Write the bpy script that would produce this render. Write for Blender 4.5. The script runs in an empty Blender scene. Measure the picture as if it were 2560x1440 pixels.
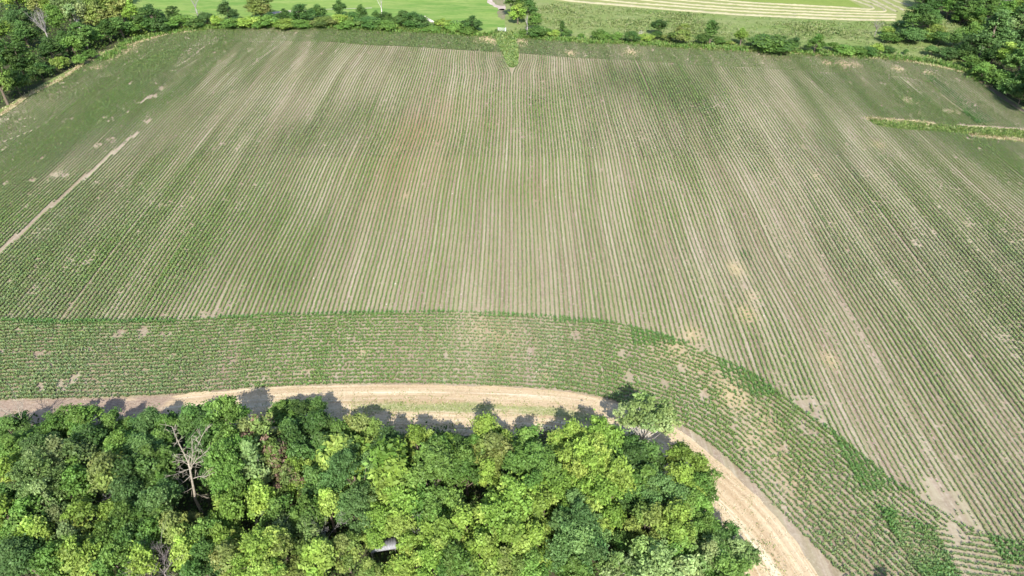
import bpy, math, random
import numpy as np
from mathutils import Vector
RS = np.random.RandomState
random.seed(7)
scene = bpy.context.scene
COL = scene.collection

# ---------------------------------------------------------------- camera model
H = 72.0                        # flying height of the camera over the field
PITCH = math.radians(38.0)
F = 1707.0                      # focal length in pixels of the 2560 px wide photograph
SP, CP = math.sin(PITCH), math.cos(PITCH)

def gp(px, py, h=0.0):
    """ground point (x, y) seen at a photograph pixel, on the level z = h"""
    u = (px - 1280.0) / F
    v = (py - 720.0) / F
    dy = CP - v * SP
    dz = -SP - v * CP
    t = (H - h) / (-dz)
    return (u * t, dy * t)

def height_at(py, d):
    v = (py - 720.0) / F
    return H + d * (-SP - v * CP) / (CP - v * SP)

def ppm(d, h=0.0):
    """photograph pixels per metre at distance d"""
    return F / (d * CP + (H - h) * SP)

def G(pts):
    return np.array([gp(a, b) for a, b in pts])

def smooth_line(pts, step, closed=False):
    """Catmull-Rom through the points, resampled at an even step"""
    P = np.asarray(pts, float)
    A = np.vstack([2 * P[0] - P[1], P, 2 * P[-1] - P[-2]])
    out = []
    for i in range(1, len(A) - 2):
        p0, p1, p2, p3 = A[i - 1], A[i], A[i + 1], A[i + 2]
        t = np.linspace(0, 1, 24, endpoint=False)[:, None]
        out.append(0.5 * ((2 * p1) + (-p0 + p2) * t + (2 * p0 - 5 * p1 + 4 * p2 - p3) * t ** 2 + (-p0 + 3 * p1 - 3 * p2 + p3) * t ** 3))
    out.append(A[-2][None])
    Q = np.vstack(out)
    s = np.r_[0, np.cumsum(np.hypot(*np.diff(Q, axis=0).T))]
    n = max(2, int(s[-1] / step))
    ss = np.linspace(0, s[-1], n)
    return np.c_[np.interp(ss, s, Q[:, 0]), np.interp(ss, s, Q[:, 1])]

def normals(L):
    T = np.gradient(L, axis=0)
    T /= np.hypot(T[:, 0], T[:, 1])[:, None] + 1e-9
    return np.c_[-T[:, 1], T[:, 0]]

def relax(L, n):
    L = L.copy()
    for _ in range(n):
        L[1:-1] = 0.25 * L[:-2] + 0.5 * L[1:-1] + 0.25 * L[2:]
    return L

def offset(L, dist, n=60):
    N = relax(normals(L), n)
    N /= np.hypot(N[:, 0], N[:, 1])[:, None]
    return L + N * dist

def inside(poly, x, y):
    poly = np.asarray(poly)
    r = np.zeros(x.shape, bool)
    j = len(poly) - 1
    for i in range(len(poly)):
        xi, yi = poly[i]; xj, yj = poly[j]
        c = ((yi > y) != (yj > y)) & (x < (xj - xi) * (y - yi) / (yj - yi + 1e-12) + xi)
        r ^= c
        j = i
    return r

def vnoise(x, y, seed):
    r = RS(seed).rand(256, 256)
    x0 = np.floor(x).astype(int); y0 = np.floor(y).astype(int)
    fx = x - x0; fy = y - y0
    fx = fx * fx * (3 - 2 * fx); fy = fy * fy * (3 - 2 * fy)
    a = r[x0 % 256, y0 % 256]; b = r[(x0 + 1) % 256, y0 % 256]
    c = r[x0 % 256, (y0 + 1) % 256]; d = r[(x0 + 1) % 256, (y0 + 1) % 256]
    return (a * (1 - fx) + b * fx) * (1 - fy) + (c * (1 - fx) + d * fx) * fy

def fnoise(x, y, seed, o=3):
    t = 0; a = .5; w = 0
    for k in range(o):
        t = t + a * vnoise(x * 2 ** k + 13 * k, y * 2 ** k + 7 * k, seed + k); w += a; a *= .5
    return t / w

def seg_dist(x, y, L):
    """distance of each point to a dense polyline"""
    out = np.empty(len(x))
    for i in range(0, len(x), 20000):
        dx = x[i:i + 20000, None] - L[None, :, 0]; dy = y[i:i + 20000, None] - L[None, :, 1]
        out[i:i + 20000] = np.sqrt((dx * dx + dy * dy).min(1))
    return out

def sstep(a, b, x):
    t = np.clip((x - a) / (b - a), 0, 1)
    return t * t * (3 - 2 * t)

# ---------------------------------------------------------------- mesh helpers
def np_mesh(name, V, faces_list, cols=None, mat=None, uv=None):
    """faces_list: list of int arrays (n, k); cols: list of (n, 3) face colours"""
    me = bpy.data.meshes.new(name)
    V = np.asarray(V, np.float32)
    me.vertices.add(len(V)); me.vertices.foreach_set('co', V.ravel())
    li = np.concatenate([f.ravel() for f in faces_list]).astype(np.int32)
    tot = np.concatenate([np.full(len(f), f.shape[1]) for f in faces_list])
    st = np.r_[0, np.cumsum(tot)[:-1]].astype(np.int32)
    me.loops.add(len(li)); me.loops.foreach_set('vertex_index', li)
    me.polygons.add(len(st)); me.polygons.foreach_set('loop_start', st)
    if cols is not None:
        C = np.concatenate(cols); C = np.c_[C, np.ones(len(C))].astype(np.float32)
        a = me.attributes.new('Col', 'FLOAT_COLOR', 'FACE'); a.data.foreach_set('color', C.ravel())
    me.update(calc_edges=True)
    if mat: me.materials.append(mat)
    return me

def link(name, me, parent=None, smooth=False):
    o = bpy.data.objects.new(name, me); COL.objects.link(o)
    if parent: o.parent = parent
    if smooth and me: me.polygons.foreach_set('use_smooth', np.ones(len(me.polygons), bool))
    return o

def struct(o): o['kind'] = 'structure'; return o
def stuff(o, label, cat):
    o['kind'] = 'stuff'; o['label'] = label; o['category'] = cat; return o

ALL_LABELS = {}
def tag(o, label, cat, group=None):
    o['label'] = label; o['category'] = cat
    if group: o['group'] = group
    ALL_LABELS.setdefault(label, []).append(o.name)
    return o
def thing(name, label, cat, loc, group=None, rz=0.0, sc=(1, 1, 1)):
    o = bpy.data.objects.new(name, None); COL.objects.link(o)
    o.location = loc; o.rotation_euler = (0, 0, rz); o.scale = sc; o.empty_display_size = .3
    return tag(o, label, cat, group)

class Tubes:
    def __init__(s): s.V = []; s.F = []; s.n = 0
    def add(s, pts, radii, k=6):
        P = np.asarray(pts, float); R = np.asarray(radii, float)
        T = np.gradient(P, axis=0); T /= np.linalg.norm(T, axis=1)[:, None] + 1e-9
        ref = np.where(np.abs(T[:, 2:3]) > .9, np.array([[1., 0, 0]]), np.array([[0., 0, 1]]))
        A = np.cross(T, ref); A /= np.linalg.norm(A, axis=1)[:, None] + 1e-9
        B = np.cross(T, A)
        ang = np.arange(k) * 2 * math.pi / k
        ring = P[:, None] + R[:, None, None] * (A[:, None] * np.cos(ang)[None, :, None] + B[:, None] * np.sin(ang)[None, :, None])
        b = s.n
        s.V.append(ring.reshape(-1, 3)); m = len(P)
        i = np.arange(m - 1)[:, None] * k; j = np.arange(k)[None]
        q = np.stack([i + j, i + (j + 1) % k, i + k + (j + 1) % k, i + k + j], -1).reshape(-1, 4) + b
        s.F.append(q); s.n += m * k
        # end cap
        s.V.append(P[-1:]); c = s.n; s.n += 1
        e = b + (m - 1) * k
        jj = np.arange(k)
        s.F.append(np.stack([e + jj, e + (jj + 1) % k, np.full(k, c), np.full(k, c)], -1)[:, :3] * 1)
    def mesh(s, name, mat):
        q = [f for f in s.F if f.shape[1] == 4]; t = [f for f in s.F if f.shape[1] == 3]
        fl = []
        if q: fl.append(np.concatenate(q))
        if t: fl.append(np.concatenate(t))
        me = np_mesh(name, np.concatenate(s.V), fl, None, mat)
        me.polygons.foreach_set('use_smooth', np.ones(len(me.polygons), bool))
        return me

class Boxes:
    def __init__(s): s.V = []; s.F = []; s.n = 0
    def box(s, c, d, rot=0.0):
        x, y, z = d[0] / 2, d[1] / 2, d[2] / 2
        v = np.array([[sx * x, sy * y, sz * z] for sz in (-1, 1) for sy in (-1, 1) for sx in (-1, 1)], float)
        ca, sa = math.cos(rot), math.sin(rot)
        v = np.c_[v[:, 0] * ca - v[:, 1] * sa, v[:, 0] * sa + v[:, 1] * ca, v[:, 2]] + np.array(c)
        s.V.append(v)
        s.F.append(np.array([[0, 2, 3, 1], [4, 5, 7, 6], [0, 1, 5, 4], [2, 6, 7, 3], [0, 4, 6, 2], [1, 3, 7, 5]]) + s.n); s.n += 8
    def mesh(s, name, mat): return np_mesh(name, np.concatenate(s.V), [np.concatenate(s.F)], None, mat)

# ---------------------------------------------------------------- materials
def new_mat(name):
    m = bpy.data.materials.new(name); m.use_nodes = True
    nt = m.node_tree; nt.nodes.clear()
    return m, nt
def N(nt, t, **kw):
    n = nt.nodes.new(t)
    for k, v in kw.items():
        if k in n.inputs: n.inputs[k].default_value = v
        else: setattr(n, k, v)
    return n
def L(nt, a, b): nt.links.new(a, b)
def mixc(nt, fac, a, b, mode='MIX'):
    m = nt.nodes.new('ShaderNodeMix'); m.data_type = 'RGBA'; m.blend_type = mode
    for s, v in ((m.inputs[0], fac), (m.inputs[6], a), (m.inputs[7], b)):
        if hasattr(v, 'links'): L(nt, v, s)
        elif isinstance(v, (int, float)): s.default_value = v
        else: s.default_value = (*v, 1) if len(v) == 3 else v
    return m.outputs[2]
def ramp(nt, fac, stops):
    r = nt.nodes.new('ShaderNodeValToRGB'); L(nt, fac, r.inputs[0])
    e = r.color_ramp.elements
    while len(e) < len(stops): e.new(.5)
    for i, (p, c) in enumerate(stops):
        e[i].position = p; e[i].color = (c, c, c, 1) if isinstance(c, (int, float)) else (*c, 1)
    return r.outputs[0]
def noise(nt, vec, scale, detail=4, rough=.6, dist=0):
    n = nt.nodes.new('ShaderNodeTexNoise'); n.inputs['Scale'].default_value = scale
    n.inputs['Detail'].default_value = detail; n.inputs['Roughness'].default_value = rough; n.inputs['Distortion'].default_value = dist
    if vec is not None: L(nt, vec, n.inputs['Vector'])
    return n.outputs['Fac']
def mapping(nt, vec, scale=(1, 1, 1), rot=(0, 0, 0)):
    m = nt.nodes.new('ShaderNodeMapping'); m.inputs['Scale'].default_value = scale; m.inputs['Rotation'].default_value = rot
    L(nt, vec, m.inputs['Vector']); return m.outputs[0]
def finish(nt, col, rough=.9, bump=None, bstr=.3, bdist=.1, spec=.2):
    p = N(nt, 'ShaderNodeBsdfPrincipled'); p.inputs['Roughness'].default_value = rough
    p.inputs['Specular IOR Level'].default_value = spec
    if hasattr(col, 'links'): L(nt, col, p.inputs['Base Color'])
    else: p.inputs['Base Color'].default_value = (*col, 1)
    if bump is not None:
        b = N(nt, 'ShaderNodeBump'); b.inputs['Strength'].default_value = bstr; b.inputs['Distance'].default_value = bdist
        L(nt, bump, b.inputs['Height']); L(nt, b.outputs[0], p.inputs['Normal'])
    o = N(nt, 'ShaderNodeOutputMaterial'); L(nt, p.outputs[0], o.inputs[0]); return p

def leaf_mat(name, transl=.3, rough=.55, vary=.25, spec=.25):
    """reads the face colour of the leaves; each plant a little lighter or darker"""
    m, nt = new_mat(name)
    a = N(nt, 'ShaderNodeAttribute', attribute_name='Col')
    oi = N(nt, 'ShaderNodeObjectInfo')
    mr = N(nt, 'ShaderNodeMapRange'); L(nt, oi.outputs['Random'], mr.inputs[0]); mr.inputs[3].default_value = 1 - vary; mr.inputs[4].default_value = 1 + vary
    h = N(nt, 'ShaderNodeHueSaturation'); L(nt, a.outputs['Color'], h.inputs['Color']); L(nt, mr.outputs[0], h.inputs['Value'])
    p = N(nt, 'ShaderNodeBsdfPrincipled'); p.inputs['Roughness'].default_value = rough; p.inputs['Specular IOR Level'].default_value = spec
    L(nt, h.outputs[0], p.inputs['Base Color'])
    t = N(nt, 'ShaderNodeBsdfTranslucent')
    tc = mixc(nt, 1.0, h.outputs[0], (1.0, 1.0, .55), 'MULTIPLY'); L(nt, tc, t.inputs[0])
    mx = N(nt, 'ShaderNodeMixShader'); mx.inputs[0].default_value = transl
    L(nt, p.outputs[0], mx.inputs[1]); L(nt, t.outputs[0], mx.inputs[2])
    o = N(nt, 'ShaderNodeOutputMaterial'); L(nt, mx.outputs[0], o.inputs[0])
    return m

M_LEAF = leaf_mat('foliage', .36)
M_CORN = leaf_mat('maize_leaf', .28, vary=0, spec=.4)
M_GRASS = leaf_mat('grass_blade', .25, vary=0)

def bark(name, c1, c2):
    m, nt = new_mat(name)
    tc = N(nt, 'ShaderNodeTexCoord')
    n = noise(nt, mapping(nt, tc.outputs['Object'], (6, 6, 1.5)), 2.0)
    finish(nt, mixc(nt, ramp(nt, n, [(.35, 0.), (.65, 1.)]), c1, c2), .9, n, .6, .03); return m
M_BARK = bark('bark_brown', (.10, .075, .055), (.20, .16, .125))
M_BARKP = bark('bark_pale', (.36, .33, .29), (.55, .52, .46))
M_DEAD = bark('bleached_wood', (.24, .205, .16), (.42, .375, .305))
M_DEADG = bark('grey_dead_wood', (.20, .18, .165), (.33, .31, .29))
M_TWIG = bark('purple_grey_twigs', (.17, .145, .14), (.28, .245, .235))

def ground_mat(name, cols, scales=(.05, .35, 3.0), stretch=(1, 1, 1), bump=.5):
    m, nt = new_mat(name)
    tc = N(nt, 'ShaderNodeTexCoord'); v = mapping(nt, tc.outputs['Object'], stretch)
    a = noise(nt, v, scales[0], 3); b = noise(nt, v, scales[1], 5, .65); c = noise(nt, v, scales[2], 5, .7)
    k = mixc(nt, ramp(nt, a, [(.38, 0.), (.62, 1.)]), cols[0], cols[1])
    k = mixc(nt, ramp(nt, b, [(.42, 0.), (.66, 1.)]), k, cols[2])
    k = mixc(nt, ramp(nt, c, [(.46, 0.), (.72, .7)]), k, cols[3])
    finish(nt, k, .95, c, bump, .15, .1); return m

M_MEADOW = ground_mat('rough_meadow', [(.130, .185, .050), (.175, .215, .072), (.205, .225, .095), (.080, .130, .040)], (.03, .16, 1.2), (.55, 1, 1))
M_PASTURE = ground_mat('grazed_pasture', [(.112, .205, .042), (.165, .250, .056), (.215, .275, .080), (.066, .145, .032)], (.05, .22, .9), (.35, 1.4, 1), .5)
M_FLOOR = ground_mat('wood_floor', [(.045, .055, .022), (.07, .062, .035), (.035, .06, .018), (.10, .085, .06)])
M_SAND = ground_mat('bare_sand', [(.40, .34, .29), (.34, .28, .24), (.46, .40, .35), (.24, .19, .16)], (.08, .3, 2))
M_MUD = ground_mat('trodden_mud', [(.16, .14, .09), (.20, .18, .11), (.13, .17, .06), (.23, .19, .15)], (.12, .4, 2))
M_WEEDS = ground_mat('weedy_strip', [(.10, .18, .04), (.15, .22, .05), (.21, .24, .09), (.07, .13, .03)], (.1, .5, 2))

def soil_mat():
    """pinkish field soil; residue lies in streaks along the rows (row coordinate stored as UV)"""
    m, nt = new_mat('field_soil')
    uv = N(nt, 'ShaderNodeUVMap', uv_map='rows')
    v = uv.outputs[0]
    fine = noise(nt, v, 2.2, 6, .75)
    clod = noise(nt, v, .35, 4, .6)
    s1 = noise(nt, mapping(nt, v, (1.3, .012, 1)), 1.0, 3, .65)       # single furrows
    s2 = noise(nt, mapping(nt, v, (.16, .010, 1)), 1.0, 3, .6)       # planter passes
    s3 = noise(nt, mapping(nt, v, (.012, .022, 1)), 1.0, 4, .6)     # broad soil types
    k = mixc(nt, ramp(nt, s3, [(.35, 0.), (.65, 1.)]), (0.211, 0.152, 0.111), (0.255, 0.194, 0.144))
    k = mixc(nt, ramp(nt, s2, [(.44, 0.), (.64, .75)]), k, (0.340, 0.285, 0.211))
    k = mixc(nt, ramp(nt, s1, [(.48, 0.), (.70, .80)]), k, (0.407, 0.348, 0.270))
    k = mixc(nt, ramp(nt, clod, [(.50, 0.), (.72, .45)]), k, (0.167, 0.122, 0.092))
    k = mixc(nt, ramp(nt, fine, [(.50, 0.), (.70, .75)]), k, (0.414, 0.363, 0.296))
    k = mixc(nt, ramp(nt, fine, [(.30, .6), (.44, 0.)]), k, (0.126, 0.089, 0.067))
    wd = noise(nt, mapping(nt, v, (.9, .05, 1)), 1.0, 5, .7)
    k = mixc(nt, ramp(nt, wd, [(.40, 0.), (.68, .55)]), k, (.245, .235, .120))
    a = N(nt, 'ShaderNodeAttribute', attribute_name='spots')
    sx = N(nt, 'ShaderNodeSeparateColor'); L(nt, a.outputs['Color'], sx.inputs[0])
    def spot(ch, col, k, amt=.85):
        mu = N(nt, 'ShaderNodeMath', operation='MULTIPLY'); L(nt, sx.outputs[ch], mu.inputs[0]); mu.inputs[1].default_value = amt
        return mixc(nt, mu.outputs[0], k, col)
    k = spot(0, mixc(nt, ramp(nt, fine, [(.4, 0.), (.6, 1.)]), (0.340, 0.259, 0.126), (0.459, 0.370, 0.215)), k)
    k = spot(1, (0.266, 0.148, 0.078), k, .6)
    k = spot(2, (0.126, 0.092, 0.070), k, .75)
    finish(nt, k, .95, fine, .5, .12, .1); return m
M_SOIL = soil_mat()

def track_mat():
    """straw-covered strip; UV u runs along it in metres, v across"""
    m, nt = new_mat('straw_track')
    uv = N(nt, 'ShaderNodeUVMap', uv_map='UVMap'); v = uv.outputs[0]
    tc = N(nt, 'ShaderNodeTexCoord')
    fine = noise(nt, mapping(nt, v, (1.0, 2.4, 1)), 2.0, 6, .75)
    st = noise(nt, mapping(nt, v, (.03, 1.0, 1)), 1.0, 4, .65)
    st2 = noise(nt, mapping(nt, v, (.018, .75, 1)), 1.3, 5, .65)
    pat = noise(nt, mapping(nt, v, (.16, .55, 1)), 1.0, 4, .6)
    k = mixc(nt, ramp(nt, st, [(.40, 0.), (.60, 1.)]), (0.374, 0.277, 0.168), (0.515, 0.413, 0.273))
    k = mixc(nt, ramp(nt, st2, [(.54, 0.), (.66, .9)]), k, (0.624, 0.546, 0.406))
    k = mixc(nt, ramp(nt, fine, [(.32, .55), (.48, 0.)]), k, (0.234, 0.164, 0.101))
    k = mixc(nt, ramp(nt, fine, [(.56, 0.), (.72, .6)]), k, (0.640, 0.562, 0.421))
    a = N(nt, 'ShaderNodeAttribute', attribute_name='spots')
    sx = N(nt, 'ShaderNodeSeparateColor'); L(nt, a.outputs['Color'], sx.inputs[0])
    def gated(ch, tex, lo, hi):
        ad = N(nt, 'ShaderNodeMath', operation='ADD'); L(nt, sx.outputs[ch], ad.inputs[0]); L(nt, tex, ad.inputs[1])
        return ramp(nt, ad.outputs[0], [(lo, 0.), (hi, 1.)])
    g = gated(0, pat, .95, 1.0)
    mu = N(nt, 'ShaderNodeMath', operation='SUBTRACT'); L(nt, pat, mu.inputs[0]); mu.inputs[1].default_value = .5
    ad = N(nt, 'ShaderNodeMath', operation='ADD'); L(nt, mu.outputs[0], ad.inputs[0]); L(nt, sx.outputs[0], ad.inputs[1])
    g = ramp(nt, ad.outputs[0], [(.38, 0.), (.60, .85)])
    k = mixc(nt, g, k, mixc(nt, ramp(nt, fine, [(.4, 0.), (.6, 1.)]), (0.156, 0.195, 0.066), (0.281, 0.289, 0.133)))
    rt = N(nt, 'ShaderNodeMath', operation='MULTIPLY'); L(nt, sx.outputs[2], rt.inputs[0]); L(nt, ramp(nt, st2, [(.30, .25), (.6, 1.)]), rt.inputs[1])
    k = mixc(nt, rt.outputs[0], k, (.34, .255, .165))
    soilc = mixc(nt, ramp(nt, fine, [(.38, 0.), (.62, 1.)]), (0.199, 0.140, 0.101), (0.328, 0.254, 0.195))
    ad2 = N(nt, 'ShaderNodeMath', operation='ADD'); L(nt, mu.outputs[0], ad2.inputs[0]); L(nt, sx.outputs[1], ad2.inputs[1])
    k = mixc(nt, ramp(nt, ad2.outputs[0], [(.40, 0.), (.58, 1.)]), k, soilc)
    finish(nt, k, .95, fine, .5, .1, .1); return m
M_TRACK = track_mat()

def hay_mat(name, a, b, c):
    m, nt = new_mat(name)
    tc = N(nt, 'ShaderNodeTexCoord'); v = tc.outputs['Object']
    f = noise(nt, v, 1.6, 6, .75); g = noise(nt, v, .12, 4)
    k = mixc(nt, ramp(nt, g, [(.4, 0.), (.6, 1.)]), a, b)
    k = mixc(nt, ramp(nt, f, [(.45, 0.), (.7, .8)]), k, c)
    finish(nt, k, .95, f, .5, .15, .1); return m
M_STUB = hay_mat('hay_stubble', (.185, .215, .070), (.212, .232, .083), (.25, .255, .12))
M_HAY = hay_mat('dry_hay', (.275, .26, .155), (.31, .285, .18), (.35, .325, .225))
M_UNMOWN = hay_mat('standing_hay', (.135, .195, .036), (.165, .215, .046), (.20, .235, .07))

def metal_mat(name, c, rough, ribs=False):
    m, nt = new_mat(name)
    tc = N(nt, 'ShaderNodeTexCoord')
    n = noise(nt, tc.outputs['Object'], 3.0, 5)
    k = mixc(nt, ramp(nt, n, [(.35, 0.), (.7, 1.)]), c, tuple(x * .7 for x in c))
    p = finish(nt, k, rough, n, .1, .01, .5); p.inputs['Metallic'].default_value = .35
    return m
M_ROOF = metal_mat('weathered_sheet_metal', (.23, .235, .25), .6)
M_GATE = metal_mat('galvanised_steel', (.70, .71, .73), .5)
M_WOOD = bark('grey_timber', (.16, .14, .115), (.26, .23, .20))

# ---------------------------------------------------------------- ground lines (from the photograph onto the ground)
EDGE_PX = [(-420, 1024), (-150, 1012), (0, 1002), (200, 998), (400, 990), (560, 978), (700, 968), (900, 962), (1100, 962), (1300, 970), (1450, 983), (1530, 1002), (1600, 1024), (1660, 1046), (1720, 1074), (1790, 1122), (1850, 1180), (1909, 1237), (1972, 1305), (2040, 1374), (2100, 1434), (2190, 1530), (2290, 1640)]
EDGE = relax(smooth_line(G(EDGE_PX), .5), 40)                 # crop's near edge
STRAW_PX = [(-420, 1024), (-150, 1012), (0, 1002), (200, 998), (400, 990), (560, 978), (700, 967), (900, 962), (1100, 962), (1300, 970), (1450, 983), (1530, 1003), (1600, 1026), (1655, 1050), (1710, 1082), (1770, 1130), (1860, 1211), (1931, 1280), (2010, 1384), (2044, 1436), (2110, 1540), (2180, 1640)]
FAR_PX = [(-500, 560), (-260, 400), (-120, 335), (0, 290), (72, 239), (118, 217), (156, 198), (210, 160), (252, 139), (319, 116), (414, 88), (498, 77), (548, 72), (666, 67), (760, 67), (866, 70), (969, 77), (1073, 81), (1197, 89), (1290, 93), (1365, 99), (1500, 108), (1577, 110), (1710, 120), (1900, 129), (2026, 137), (2131, 141), (2254, 151), (2344, 167), (2412, 183), (2461, 212), (2510, 249), (2560, 281), (2680, 350), (2860, 440)]
FAR = relax(smooth_line(G(FAR_PX), .5), 30)
ENDS_PX = [(-400, 806), (0, 800), (180, 803), (330, 802), (480, 797), (700, 786), (900, 780), (1100, 778), (1250, 782), (1400, 791), (1550, 808), (1700, 848), (1880, 932), (2060, 1062), (2240, 1200), (2400, 1312), (2560, 1368), (2800, 1440)]
ENDS = G(ENDS_PX)
WEDGE = G([(1237, 78), (1241, 95), (1247, 115), (1254, 132), (1264, 158), (1274, 169), (1285, 169), (1296, 162), (1297, 127), (1291, 105), (1288, 78)])
WATER = G([(2165, 298), (2180, 300), (2230, 303), (2300, 308), (2400, 317), (2560, 326), (2760, 345), (2760, 376), (2560, 350), (2450, 339), (2350, 329), (2250, 323), (2195, 314)])

def bend(x, d):
    """sideways drift of the rows from their straight course"""
    b = 5.4 * np.clip((-x - 25) / 72, 0, 1.35) * sstep(184, 222, d)
    w = sstep(190, 206, d) * 2.6 * np.exp(-np.abs(x + 1.0) / 12)
    b = b + np.sign(x + 1.0) * w
    b = b + .34 * (vnoise(np.floor(x / 12.2) * 3.7, d * .06, 71) - .5) + .30 * np.sin(d * .045 + x * .021) + .16 * np.sin(d * .13 + x * .05 + 1)
    return b

# ---------------------------------------------------------------- spots in the field (patches of soil kind, painted sun glare / missing plants)
STRAW_GLARE_SPOTS = [(1690, 872, 2.2, .7), (1650, 880, 1.6, .5), (1730, 838, 1.6, .8), (1740, 905, 2.6, .5), (1830, 985, 2.5, .9), (1850, 1000, 1.6, .8), (1800, 960, 2.5, .5), (1868, 785, 1.6, .8), (1840, 672, 1.5, .7), (1880, 740, 1.2, .5), (2075, 900, 1.2, .7), (1910, 1060, 2.5, .5), (1950, 1150, 2.5, .45), (1990, 1210, 2.5, .45), (1880, 1100, 2, .5), (1425, 133, 1.6, .9), (1578, 131, 2.0, 1), (2068, 157, 1.7, 1), (2110, 160, 2.2, 1), (2140, 161, 1.4, .8), (2245, 172, 1.5, .9), (2320, 183, 1.3, .8), (2270, 252, 1.8, .6), (2195, 362, 1.4, .7), (2300, 285, 1.5, .5), (2385, 280, 1.6, .5), (240, 168, 2.2, .7), (275, 148, 2.6, .5), (310, 128, 3.0, .7), (290, 138, 2.5, .7), (335, 118, 2.0, .6), (500, 178, 1.6, .3), (1215, 97, 3.2, 1), (1232, 104, 2.3, 1), (1302, 103, 2.4, .9), (1310, 112, 1.6, .6), (1362, 945, .9, .6), (1395, 905, .8, .5), (765, 930, .7, .5), (910, 880, .8, .6), (1245, 835, 2.5, .4), (1205, 820, 2.5, .35), (2040, 440, 1.2, .4), (1015, 490, 1.4, .4), (990, 370, 2.0, .3)]  # straw patches; the pair at the antisolar point paints the sun's hotspot
RED_SPOTS = [(1050, 330, 9, .8), (1000, 420, 9, .6), (1110, 280, 8, .5), (960, 480, 8, .4), (1060, 400, 10, .5), (1330, 480, 6, .25), (1220, 310, 5, .3)]
DARK_SPOTS = [(1560, 195, 9, .8), (1640, 220, 9, .8), (1700, 250, 8, .6), (1500, 210, 7, .5), (560, 640, 7, .5), (620, 560, 7, .4), (700, 690, 6, .4), (780, 600, 6, .3), (2090, 150, 8, .4), (870, 300, 9, .3), (760, 330, 7, .3), (1260, 470, 6, .25)]
BARE_SPOTS = [(2350, 1235, 1.5), (2385, 1330, 1.2), (2335, 1210, 1.0), (140, 437, 1.5), (85, 452, .7), (165, 440, .8), (1357, 205, .8), (1359, 222, .8), (1358, 240, .7), (382, 243, 1.3), (410, 222, 1.3), (520, 330, .9), (510, 790, 1.0), (540, 785, .9), (555, 362, .6), (730, 322, .5), (275, 350, 1.2), (240, 365, .9), (590, 198, .7), (800, 338, .8), (580, 232, .8), (2290, 610, .9), (2150, 530, .7), (2030, 1085, .8), (2005, 1065, .6), (2055, 1110, .7), (1330, 880, .7), (1560, 890, .9), (1440, 843, .8), (160, 965, 1.2), (100, 970, .9), (190, 945, .7), (95, 885, .8), (1705, 920, .8), (1660, 960, .7), (360, 830, 1.2), (300, 835, 1.0), (1195, 777, .6), (1960, 1120, .8), (1760, 990, .9), (1570, 945, .9), (1610, 950, .8), (1425, 135, 1.0)]
STRIPS = [([(2160, 297), (2230, 301), (2335, 310)], .85), ([(2400, 315), (2600, 328)], .8), ([(2430, 340), (2500, 346), (2600, 355)], 1.0), ([(300, 368), (215, 442), (100, 541), (0, 631), (-90, 708)], .50), ([(345, 333), (318, 352)], .5), ([(372, 301), (366, 308)], .55), ([(292, 352), (255, 373)], .45), ([(215, 878), (110, 884), (0, 880), (-90, 878)], .35), ([(690, 118), (632, 164)], .40), ([(2030, 640), (2080, 725), (2130, 800), (2180, 880), (2260, 1010), (2330, 1130)], .36), ([(510, 118), (470, 150), (440, 168)], .4), ([(380, 240), (352, 258)], .5)]

def spots_value(x, y, spots):
    a = np.zeros(x.shape)
    for px, py, r, s in spots:
        cx, cy = gp(px, py)
        q = np.exp(-(((x - cx) / r) ** 2 + ((y - cy) / (r * 1.5)) ** 2))
        a = np.maximum(a, q * s)
    return a

def keep_plants(x, y, seed, thin=.03):
    """which seedlings came up"""
    rs = RS(seed)
    k = rs.rand(len(x)) > thin
    for px, py, r in BARE_SPOTS:
        cx, cy = gp(px, py)
        wob = 1 + .5 * (vnoise(x * 1.1, y * 1.1, 3) - .5)
        q_ = (((x - cx) / (r * 1.15)) ** 2 + ((y - cy) / (r * 1.5)) ** 2) / wob
        k &= rs.rand(len(x)) < .26 + sstep(.05, 1.6, q_)
    for pts, r in STRIPS:
        S = smooth_line(G(pts), .4)
        near = (x > S[:, 0].min() - 2) & (x < S[:, 0].max() + 2) & (y > S[:, 1].min() - 2) & (y < S[:, 1].max() + 2)
        i = np.where(near)[0]
        if len(i): k[i] &= (seg_dist(x[i], y[i], S) > r * (1 + .3 * (rs.rand(len(i)) - .5))) | ((rs.rand(len(i)) < .45) & (r < .49))
    st = spots_value(x, y, STRAW_GLARE_SPOTS)
    k &= rs.rand(len(x)) > st * .8
    n = fnoise(x * .22, y * .10, 21, 3)
    k &= ~((n > .66) & (rs.rand(len(x)) < (n - .66) * 1.6))
    g = vnoise(np.round(x / .762) * 7.31, y * .32, 23)
    k &= ~((g > .91) & (rs.rand(len(x)) < .5))
    k &= ~inside(WEDGE, x, y) & ~inside(WATER, x, y)
    return k

def plant_size(x, y):
    s = .82 + .16 * sstep(-45, -105, x) + .02 * sstep(60, 110, x)
    s = s - .06 * sstep(150, 210, y)
    s = s + .55 * (fnoise(x * .028, y * .02, 5, 3) - .5) + .5 * (fnoise(x * .35, y * .03, 9, 2) - .5)
    s = s + .40 * spots_value(x, y, DARK_SPOTS)
    return np.clip(s, .5, 1.6)

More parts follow.
